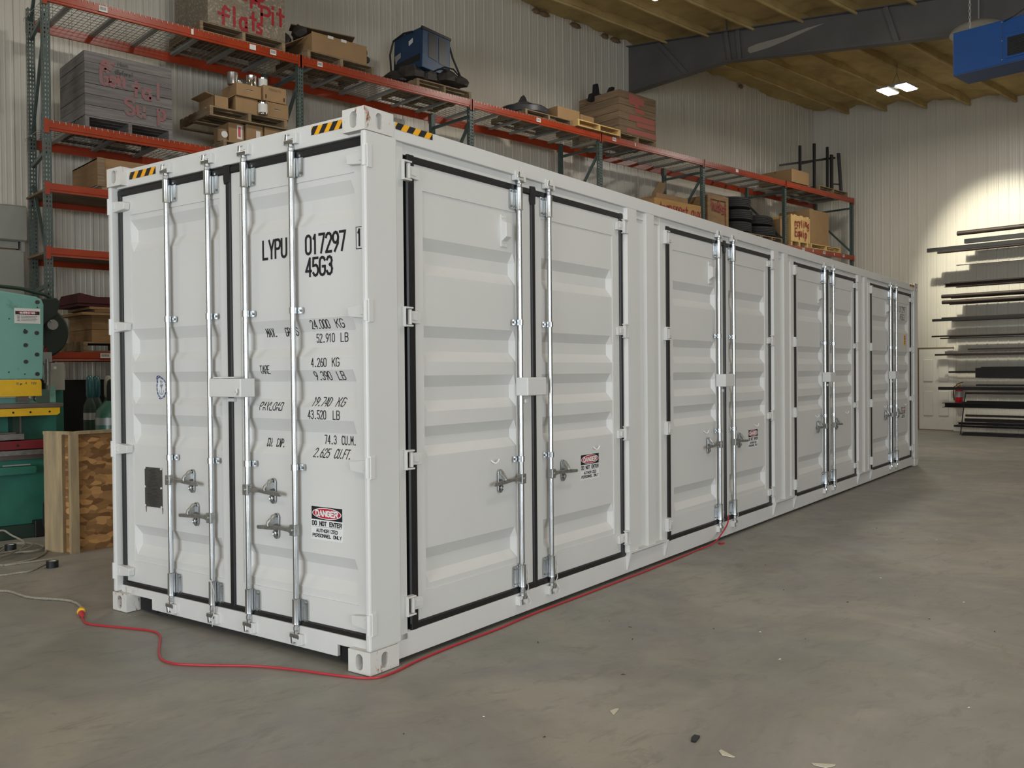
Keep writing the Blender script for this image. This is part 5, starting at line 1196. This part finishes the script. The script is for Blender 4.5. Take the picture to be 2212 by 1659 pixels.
n = 20; mb.add([(-.03+.085*math.cos(2*PI*k/n), -.0078, 2.1615+.012*math.sin(2*PI*k/n)) for k in range(n)], [tuple(range(n))], 1)
put_text(mb, text_quads('WARNING', -.095, 2.153, .035, .017, .0042, gap=.25), lambda x, z: (x, -.0084, z), 2)
for k in range(4):
    z = 2.130-k*.014; mb.box(-.122,-.098,-.0072,-.006,z-.004,z+.002,3); mb.box(-.088,.055-.01*(k % 2),-.0072,-.006,z-.003,z+.001,3)
obj('warning_print', mb, [M['black'], M['red'], M['white'], M['greyink']], w)['kind'] = 'stuff'
P('ram_bar', MB().prism([(-1.6,1.355),(.085,1.355),(.085,1.49),(.075,1.515),(-1.6,1.515)], -.012, .10, 'xz'), 'pyellow', bevel=.004)
mb = MB(); put_text(mb, text_quads('12 ga', -.14, 1.470, -.09, .018, .004), lambda x, z: (x, -.0135, z)); put_text(mb, text_quads('48', -.06, 1.474, -.03, .018, .004), lambda x, z: (x, -.0135, z)); put_text(mb, text_quads('123', -.01, 1.472, .035, .018, .004), lambda x, z: (x, -.0135, z)); P('pen_marks', mb, 'greyink')['kind'] = 'stuff'
P('ram_foot', MB().box(-.115,-.02,.03,.12,1.30,1.36), 'steel')
P('table_top', MB().prism([(-1.6,1.245),(.235,1.245),(.245,1.255),(.245,1.285),(-1.6,1.285)], -.14, .26, 'xz'), 'steel', bevel=.004)
P('table_bar', MB().prism([(-1.6,1.165),(.19,1.170),(.215,1.190),(.215,1.243),(-1.6,1.243)], -.13, -.10, 'xz'), 'pyellow', bevel=.003)
for x in (-.20, -.05, .12): P('bar_hole', MB().lathe([(.010,-.1315),(.010,-.129)], (x,0,1.205), 12, axis='y'), 'dark')
P('back_plate', MB().prism([(-1.6,1.285),(-.01,1.285),(.10,1.285),(.02,1.34),(-1.6,1.34)], .20, .24, 'xz'), 'teal')
P('bed_web', MB().box(-1.6,.28,.22,.30,.78,1.245), 'green'); P('bed_column', MB().box(.26,.39,.34,.85,0,1.41), 'green', bevel=.01)
P('bed_rib', MB().box(-.16,-.10,.05,.22,.95,1.17), 'dgreen'); P('bed_rib', MB().box(-.10,-.085,.05,.22,.95,1.17), 'steel')
P('die_block', MB().box(-1.6,-.105,-.12,.05,.945,1.0), 'steel2', bevel=.003); P('die_block', MB().box(-1.6,-.15,-.02,.05,1.0,1.012), 'steel')
P('red_bar', MB().prism([(-1.6,.845),(.30,.855),(.30,.935),(-1.6,.935)], -.13, .10, 'xz'), 'pred', bevel=.004); P('bar_hole', MB().lathe([(.012,-.133),(.012,-.128)], (-.165,0,.892), 12, axis='y'), 'dark')
P('bed_edge', MB().box(-1.6,.30,-.15,.12,.80,.845), 'steel2'); P('bed_edge', MB().box(-1.6,.30,-.10,.12,.755,.80), 'steel')
P('bed_plate', MB().box(-1.6,.20,-.05,.02,.12,.755), 'green', bevel=.006); P('base_skid', MB().box(-1.6,-.02,-.12,.1,0,.13), 'dgreen', bevel=.006)
P('foot_pedal', MB().prism([(-1.6,.60),(-.02,.62),(-.01,.66),(-.02,.69),(-1.6,.70)], -.17, -.05, 'xz'), 'silver', bevel=.004).data.materials[0] = M['green']
P('name_strip', MB().box(-.30,-.06,-.14,-.13,.70,.712), 'silver'); P('base_foot', MB().box(-.03,.10,-.14,.05,.0,.16), 'blk', bevel=.01)
P('hose', MB().tube([(.12,-.05,.45),(.06,-.12,.30),(.05,-.14,.12),(.09,-.16,.02)], .014, 7), 'blk', smooth=True)
P('frame_head', MB().prism([(.11,1.9),(.16,2.05),(.30,2.16),(.34,2.30),(.30,2.34),(.16,2.32),(.11,2.30)], .22, .50, 'xz'), 'blackgreen', bevel=.01)
P('top_rail', MB().tube([(-1.6,.3,2.47),(-.4,.3,2.45),(.0,.3,2.42),(.22,.3,2.37),(.34,.3,2.30)], .018, 8), 'dgreen', smooth=True)
P('flywheel', MB().lathe([(.25,.40),(.27,.42),(.27,.52),(.25,.54)], (.20,0,2.0), 32, axis='y').lathe([(.05,.38),(.05,.42)], (.20,0,2.0), 12, axis='y'), 'blackgreen', smooth=True)
P('motor_cap', MB().lathe([(.052,.28),(.056,.30),(.056,.36)], (.28,0,2.07), 20, axis='y'), 'silver', smooth=True)
P('regulator', MB().tube([(.20,.28,1.77),(.20,.28,1.81),(.22,.28,1.83)], .02, 8), 'pred', smooth=True); P('air_line', MB().tube([(.17,.28,2.2),(.16,.26,2.0),(.19,.28,1.8)], .007, 6).tube([(.12,.24,2.28),(.17,.24,2.16),(.26,.26,2.10)], .007, 6), 'steel2', smooth=True)
P('bracket', MB().box(.12,.26,.25,.32,1.69,1.79), 'silver', bevel=.004); P('gauge_tube', MB().tube([(.215,.24,1.72),(.215,.24,1.46)], .016, 8).tube([(.185,.24,1.68),(.185,.24,1.48)], .008, 6), 'steel2', smooth=True)
P('teal_bracket', MB().box(.225,.275,.20,.235,1.28,1.45), 'teal', bevel=.004)
t = thing('switch_box', 'grey electrical switch box on the green press column', 'box', (.235, 6.02, 1.405))
obj('case', MB().box(0,.14,0,.10,0,.275), M['cabgrey'], t, bevel=.005); obj('lever', MB().box(.14,.155,.02,.06,.12,.22), M['silver'], t); obj('label_plate', MB().box(.035,.06,-.002,0,.215,.24), M['paper'], t); obj('handle', MB().box(.005,.03,-.012,0,.20,.27), M['silver'], t)

ob = thing('osb_box', 'low OSB box with pale wood edge boards beside the container corner', 'box', (0, 4.55, 0))
def Bx(nm, mb, m): return obj(nm, mb, M[m], ob)
# corner at x=0,y=0 ; long face along +x, short face going back to (-.146,.275)
a = Vector((-.146, .275, 0)); u = a.normalized(); nrm = Vector((-u.y, u.x, 0))
def side(s0, s1, t0, t1, z0, z1):
    p = [u*s0 + nrm*t0, u*s1 + nrm*t0, u*s1 + nrm*t1, u*s0 + nrm*t1]; return MB().add([(v.x, v.y, z0) for v in p] + [(v.x, v.y, z1) for v in p], [(3,2,1,0),(4,5,6,7),(0,1,5,4),(1,2,6,5),(2,3,7,6),(3,0,4,7)])
FD = Vector((.985, .17, 0)).normalized(); FN = Vector((-FD.y, FD.x, 0))
def front(s0, s1, t0, t1, z0, z1):
    p = [FD*s0 + FN*t0, FD*s1 + FN*t0, FD*s1 + FN*t1, FD*s0 + FN*t1]; return MB().add([(v.x, v.y, z0) for v in p] + [(v.x, v.y, z1) for v in p], [(3,2,1,0),(4,5,6,7),(0,1,5,4),(1,2,6,5),(2,3,7,6),(3,0,4,7)])
Bx('front_panel', front(.02, 1.25, .02, .035, .0, 1.03), 'osb'); Bx('side_panel', side(-.01, .32, -.03, -.012, .0, 1.03), 'osb')
Bx('edge_board', side(.115, .32, -.012, .025, 0, 1.035), 'board'); Bx('edge_post', front(-.045, .028, -.02, .018, 0, 1.035), 'board')
Bx('top_cleat', front(-.05, 1.25, -.015, .05, 1.035, 1.062), 'board'); Bx('top_cleat', side(0.0, .33, -.03, .022, 1.035, 1.062), 'board'); Bx('back_panel', front(-.1, 1.2, .30, .315, 0, 1.03), 'osb')

t = thing('wall_cabinet', 'grey metal cabinet with sloping hood on the left wall', 'cabinet', (0, 8.90, 2.5))
obj('body', MB().box(-1.0,.70,-.30,-.02,0,.62), M['cabgrey'], t, bevel=.01); obj('hood', MB().prism([(-.36,.74),(-.32,.72),(-.02,1.17),(-.32,1.17),(-.36,1.15)], -1.0, .72, 'yz'), M['cabgrey'], t, bevel=.006)
obj('open_bay', MB().box(-1.0,.62,-.24,-.05,.62,1.0), M['carddark'], t); obj('side_cheek', MB().box(.66,.70,-.32,-.02,.60,1.15), M['cabgrey'], t)
for x in (.05, .36): obj('inner_panel', MB().box(x,x+.28,-.265,-.245,.64,.98), M['cabgrey'], t)
t = thing('conduit', 'thin grey conduit running down beside the first rack upright', 'pipe', (.90, 8.893, 0)); obj('tube', MB().tube([(.05,0,0),(.02,0,3.6),(.10,.0,5.0),(.16,0,6.0)], .012, 8), M['silver'], t, smooth=True)

# ================================================================== FAR STEEL STOCK
BX = 20.02; KF = (BX+2.605)/(19.6+2.605)
def fy(y): return -3.882 + (y+3.882)*KF
def fz(z): return 1.545 + (z-1.545)*KF
cr = thing('cantilever_rack', 'dark cantilever rack by the far wall holding the steel bars', 'rack', (20.35, 0, 0))
for y in (2.7, -.3): obj('column', MB().box(-.06,.06,y-.06,y+.06,0,5.2), M['iron'], cr)
obj('base_beam', MB().box(-.75,.10,2.64,2.76,0,.10).box(-.75,.10,-.36,-.24,0,.10), M['iron'], cr)
def bar(label, y, z, r, kind='pipe', m='rustbar', x=BX, yend=-2.0, group=None, h=None, yaw=0):
    Y, Z = fy(y), fz(z); t = thing('steel_'+kind, label, 'steel bar', (x, Y, Z), group=group)
    L_ = Y - yend
    if kind == 'pipe': obj('pipe', MB().tube([(0,0,0),(0,-L_,0)], r, 12), M[m], t, smooth=True)
    elif kind == 'angle': obj('bar', MB().prism([(-r,-r),(r,-r),(r,-r+.012),(-r+.012,-r+.012),(-r+.012,r),(-r,r)], -L_, 0, 'xz'), M[m], t)
    elif kind == 'channel': hh = h or r; obj('bar', MB().prism([(-r,-hh),(r,-hh),(r,hh),(-r,hh),(-r,hh-.012),(r-.012,hh-.012),(r-.012,-hh+.012),(-r,-hh+.012)], -L_, 0, 'xz'), M[m], t)
    else: hh = h or r; obj('bar', MB().box(-r,r,-L_,0,-hh,hh), M[m], t)
    return t
bars = [
 ('topmost rusty pipe on the far rack', 4.66, 4.70, .055, 'pipe', 'rustbar', 0, None),
 ('short square tube on the second arm of the far rack', 4.50, 4.50, .05, 'tube', 'bluesteel', .02, None), ('long flat square tube reaching furthest left on the far rack', 5.32, 4.36, .045, 'tube', 'bluesteel', -.08, None), ('tube lying behind the long flat tube on the far rack', 5.16, 4.32, .035, 'tube', 'rustbar', .12, None),
 ('thin pale rod between the second and third arms of the far rack', 4.68, 3.96, .014, 'pipe', 'steel2', 0, None),
 ('dark channel on the third arm of the far rack', 4.93, 3.50, .045, 'channel', 'rustbar', -.06, None), ('dark angle beside the channel on the third arm', 4.84, 3.52, .05, 'angle', 'bluesteel', .07, None),
 ('rusty pipe on the fourth arm, upper one', 5.02, 3.25, .045, 'pipe', 'rustbar', 0, None), ('rusty pipe on the fifth arm, below the other pipe', 5.01, 3.11, .045, 'pipe', 'rustbar', 0, None),
 ('grey flat bar on the sixth arm of the far rack', 5.21, 2.69, .04, 'bar', 'bluesteel', -.06, .03), ('brown tube behind the grey flat bar on the sixth arm', 5.04, 2.72, .035, 'tube', 'rustbar', .06, None),
 ('thin dark rod on the seventh arm of the far rack', 5.24, 2.31, .020, 'pipe', 'rustbar', -.04, None), ('thin rod just under the dark rod on the seventh arm', 5.08, 2.26, .016, 'pipe', 'bluesteel', .05, None),
 ('thin bar on the eighth arm level with the door head', 5.16, 1.87, .022, 'bar', 'rustbar', -.05, None), ('pale bar on the eighth arm above the thin bar', 4.96, 1.92, .030, 'bar', 'steel2', .04, None), ('short rusty bar lying over the eighth arm', 4.43, 1.985, .018, 'bar', 'rustbar', 0, None),
 ('thin black rod carrying the dark folded sheet', 4.84, 1.46, .022, 'bar', 'blk', -.06, None),
 ('thick black bar crossing before the fire extinguisher', 5.08, 1.075, .035, 'bar', 'bluesteel', -.05, None), ('pale bar lying on the thick black bar', 4.62, 1.12, .018, 'bar', 'steel2', .03, None),
 ('wide grey beam standing out beneath the fire extinguisher', 4.95, .685, .09, 'channel', 'bluesteel', -.1, .055), ('black tube on top of the wide grey beam', 4.45, .768, .025, 'tube', 'blk', -.02, None),
 ('dark tube low in the small stock frame, upper', 4.50, .34, .04, 'tube', 'bluesteel', 0, None), ('grey channel low in the small stock frame, middle', 4.64, .26, .04, 'channel', 'bluesteel', -.05, .03), ('black bar low in the small stock frame, lowest', 4.76, .19, .035, 'bar', 'blk', .05, .022),
]
extra = [(4.50, 4.72, 'pipe', .04, .12, 'second pipe behind the topmost rusty pipe'), (4.62, 4.38, 'tube', .04, .205, 'square tube nearest the wall on the second arm'), (4.75, 3.50, 'tube', .05, .185, 'square tube nearest the wall on the third arm'), (4.86, 3.24, 'pipe', .045, .15, 'pipe nearest the wall on the fourth arm'), (4.90, 3.09, 'pipe', .04, .16, 'pipe nearest the wall on the fifth arm'),
 (4.84, 2.70, 'tube', .045, .165, 'tube nearest the wall on the sixth arm'), (4.90, 2.30, 'tube', .035, .15, 'tube nearest the wall on the seventh arm'), (4.82, 1.89, 'tube', .045, .165, 'tube nearest the wall on the eighth arm'), (4.30, 1.12, 'tube', .05, .165, 'tube behind the thick black bar'), (4.60, .70, 'tube', .06, .15, 'tube behind the wide grey beam')]
for y, z, kd, r, dx, lb in extra: bar(lb, y, z, r, kd, 'bluesteel' if dx > .13 else 'rustbar', BX+dx)
for lb, y, z, r, kd, m, dx, h in bars:
    bar(lb, y, z, r, kd, m, BX+dx, h=h)
for z in (4.60, 4.27, 3.42, 3.192, 3.04, 2.63, 2.22, 1.81, 1.41, 1.02, .60):
    Z = fz(z)
    for y in (2.7, -.3): obj('arm', MB().box(-.60,0,y-.035,y+.035,Z-.036,Z-.010), M['iron'], cr)
t = thing('folded_sheet', 'dark green grey folded metal sheet hanging on the far rack', 'sheet', (19.66, fy(4.13), fz(1.31))); obj('sheet', MB().prism([(0,.02),(.0,.24),(-.12,.25),(-.13,.27),(-1.6,.27),(-3.5,.25),(-3.5,0),(-.9,.0),(-.2,.01)], -.03, .03, 'yz'), M['bluesteel'], t)
fr = thing('stock_frame', 'small brown steel stand with a thin leaning post before the far rack', 'stand', (19.50, 4.47, 0))
obj('post', MB().beam((0,-.02,.98),(-.05,.08,0), .018, .018), M['blk'], fr)
for z, m in ((.97,'rustbar'), (.45,'rustbar')): obj('rail', MB().box(-.02,.02,-5.0,-.02,z-.025,z+.025), M[m], fr)
obj('base_rail', MB().box(-.05,.05,-5.0,.02,.0,.06), M['blk'], fr); obj('post', MB().box(-.02,.02,-4.9,-4.86,0,.98), M['blk'], fr); 
t = thing('wood_skid', 'dark timber skid on the floor under the far rack', 'skid', (19.3, 4.3, 0)); obj('timber', MB().box(-.05,.05,-1.3,.15,.0,.05), M['blk'], t)
fx = thing('fire_extinguisher', 'red fire extinguisher mounted on the far wall beside the white door', 'fire extinguisher', (20.62, 5.03, .68))
obj('tank', MB().lathe([(.075,0),(.085,.015),(.085,.36),(.06,.41),(.03,.43)], (0,0,0), 22), M['extred'], fx, smooth=True); obj('label_sheet', MB().tube([(0,0,.16),(0,0,.30)], .0865, 22, caps=False), M['silver'], fx, smooth=True)
obj('valve', MB().box(-.03,.03,-.03,.03,.42,.47), M['newwood'], fx); obj('lever', MB().beam((0,.06,.47),(0,-.10,.53), .025, .015), M['blk'], fx); obj('hose', MB().tube([(0,.03,.45),(-.02,.10,.42),(-.02,.12,.25),(-.02,.10,.08)], .012, 7), M['blk'], fx, smooth=True)
obj('bracket', MB().box(.08,.118,-.04,.04,.10,.34), M['iron'], fx)

# ================================================================== CORDS AND SMALL THINGS ON THE FLOOR
def catmull(p, n=6):
    p = [Vector(q) for q in p]; out = []
    for i in range(len(p)-1):
        a, b, c, d = p[max(i-1,0)], p[i], p[i+1], p[min(i+2,len(p)-1)]
        for k in range(n):
            t = k/n; out.append(.5*((2*b) + (c-a)*t + (2*a-5*b+4*c-d)*t*t + (3*b-a-3*c+d)*t*t*t))
    out.append(p[-1]); return out
R_ = .0065
ct, st = math.cos(TH), math.sin(TH)
def cw(x, y, z): return (x*ct - y*st, x*st + y*ct, z)   # container coordinates to world
red = [(-.655,2.33),(-.71,2.08),(-.65,1.93),(-.54,1.73),(-.48,1.59),(-.49,1.47),(-.56,1.30),(-.63,1.13),(-.66,1.01),(-.64,.90),(-.57,.80),(-.47,.69),(-.36,.57),(-.28,.45),(-.21,.32),(-.155,.20),(-.095,.08),(-.045,-.005),(.01,-.045),(.07,-.045),(.16,-.025),(.32,.03),(.55,.085),(.80,.135),(1.05,.18),(1.37,.26),(1.73,.33),(2.07,.39),(2.45,.465),(2.85,.54),(3.13,.60),(3.53,.68),(3.85,.755)]
pts = [(x, y, R_+.001) for x, y in red] + [cw(4.18,-.045,.03), cw(4.38,-.040,.09), cw(4.52,-.034,.155), cw(4.60,-.008,.215)]
t = thing('extension_cord', 'red extension cord running along the container into its second bay', 'cord', (0,0,0)); obj('cable', MB().tube(catmull(pts), R_, 8), M['cordred'], t, smooth=True)
obj('plug_end', MB().tube([(-.664,2.31,.016),(-.672,2.27,.017),(-.680,2.235,.013)], [.020,.018,.009], 12), M['cordred'], t, smooth=True)
wpts = [(-.95,3.52),(-.87,3.41),(-.82,3.32),(-.78,3.07),(-.70,2.92),(-.62,2.79),(-.59,2.65),(-.61,2.46),(-.645,2.37)]
t = thing('extension_cord', 'twisted white extension cord with yellow socket joined to the red cord', 'cord', (0,0,0))
cp = catmull([(x, y, .009) for x, y in wpts])
obj('cable', MB().tube(cp, [.0085 + .0012*math.sin(i*2.2) for i in range(len(cp))], 8), M['cordwhite'], t, smooth=True)
obj('socket', MB().tube([(-.632,2.40,.018),(-.648,2.36,.022),(-.662,2.325,.022)], [.012,.024,.024], 14), M['plugyellow'], t, smooth=True)
t = thing('coiled_cord', 'dirty white cord lying in loops in front of the press', 'cord', (0,0,0))
loops = [[(-.47,5.19),(-.33,5.39),(-.24,5.41),(-.17,5.32),(-.12,5.14),(-.14,4.90),(-.21,4.69),(-.33,4.51),(-.43,4.44),(-.62,4.38)],
 [(-.55,5.05),(-.44,5.20),(-.32,5.27),(-.23,5.21),(-.16,5.09),(-.15,4.95),(-.21,4.83),(-.30,4.80),(-.40,4.84),(-.53,4.82)],
 [(-.60,4.72),(-.53,4.80),(-.44,4.84),(-.35,4.87),(-.25,4.96),(-.21,5.07),(-.27,5.17),(-.40,5.12),(-.50,4.94),(-.62,4.86)],
 [(-.75,4.47),(-.66,4.43),(-.58,4.37),(-.48,4.37),(-.37,4.37),(-.24,4.37)], [(-.24,4.37),(-.29,4.25),(-.40,4.13),(-.52,3.98),(-.61,3.98),(-.69,3.97),(-.82,4.02)],
 [(-.62,5.25),(-.5,5.36),(-.37,5.42),(-.30,5.36),(-.24,5.22),(-.30,5.0),(-.45,4.75),(-.6,4.6)]]
for k, lp in enumerate(loops):
    zz = .008 + (.013*min(k, 2) if k < 3 else (.03 if k == 5 else 0))
    obj('cable', MB().tube(catmull([(x, y, zz + (.10*math.exp(-((i-2)**2)/1.5) if k == 5 else 0)) for i, (x, y) in enumerate(lp)], 5), .0085, 7), M['cordwhite'], t, smooth=True)
for lb, x, y in (('black roll of tape standing on the floor near the OSB box', -.335, 4.05), ('black roll of tape lying among the coiled cord', -.42, 4.93)):
    t = thing('tape_roll', lb, 'tape', (x, y, .0 if y < 4.5 else .028)); z0, z1, r = 0, .052, .046
    mb = MB(); pr_ = [(r, z0), (r, z1), (r*.62, z1), (r*.62, z0)]
    n = 26
    for q, h in pr_:
        for k in range(n): a_ = 2*PI*k/n; mb.v.append((q*math.cos(a_), q*math.sin(a_), h))
    for i in range(4):
        for k in range(n): mb.f.append((i*n+k, i*n+(k+1)%n, ((i+1)%4)*n+(k+1)%n, ((i+1)%4)*n+k)); mb.m.append(0)
    obj('tape', mb, M['blk'], t, smooth=True); obj('core', MB().tube([(0,0,.001),(0,0,.0515)], r*.60, 20, caps=False), M['paper'], t, smooth=True)
for i, (x, y, s_, lb) in enumerate(((.52,-1.17,.042,'white paper scrap on the floor, middle foreground'), (.49,-1.79,.045,'white paper scrap on the floor, near the bottom edge'), (.68,-2.12,.05,'white paper scrap on the floor, bottom right corner'))):
    t = thing('paper_scrap', lb, 'scrap', (x, y, .0), i*.9+.5); obj('scrap', MB().prism([(-s_*.8,-s_*.3),(s_,-s_*.45),(s_*.9,-s_*.1),(s_*.1,s_*.35),(-s_*.7,-s_*.1)], .0015, .004, 'xy'), M['concrete2'], t)
t = thing('rubber_scrap', 'small curled grey rubber scrap on the floor beside paper scraps', 'scrap', (.53,-1.61,0), .4); obj('scrap', MB().prism([(-.035,-.012),(.03,-.016),(.035,.008),(0,.014),(-.03,.008)], .001, .008, 'xy'), M['bluesteel'], t)
t = thing('red_scrap', 'tiny red scrap on the floor beyond the cord end', 'scrap', (4.26,.79,0)); obj('scrap', MB().prism([(-.03,-.02),(.03,-.015),(.02,.02),(-.02,.02)], .001, .012, 'xy'), M['red'], t)
random.seed(11); mb = MB()
for k in range(70):
    x, y = random.uniform(-1.8, 6), random.uniform(-3.2, .2)
    if -x*st + y*ct > -.12: continue
    s_ = random.uniform(.004, .011); a_ = random.uniform(0, 6.3)
    mb.add([(x+s_*1.6*math.cos(a_), y+s_*1.6*math.sin(a_), .0015), (x-s_*.5*math.sin(a_), y+s_*.5*math.cos(a_), .0015), (x-s_*1.2*math.cos(a_), y-s_*1.2*math.sin(a_), .0015), (x+s_*.4*math.sin(a_), y-s_*.4*math.cos(a_), .0015), (x, y, .006)], [(0,1,4),(1,2,4),(2,3,4),(3,0,4)], 0 if k % 4 else 1)
o = obj('floor_debris', mb, [M['iron'], M['concrete2']]); tag(o, 'tiny dark crumbs and chips scattered over the concrete floor', 'debris', kind='stuff')
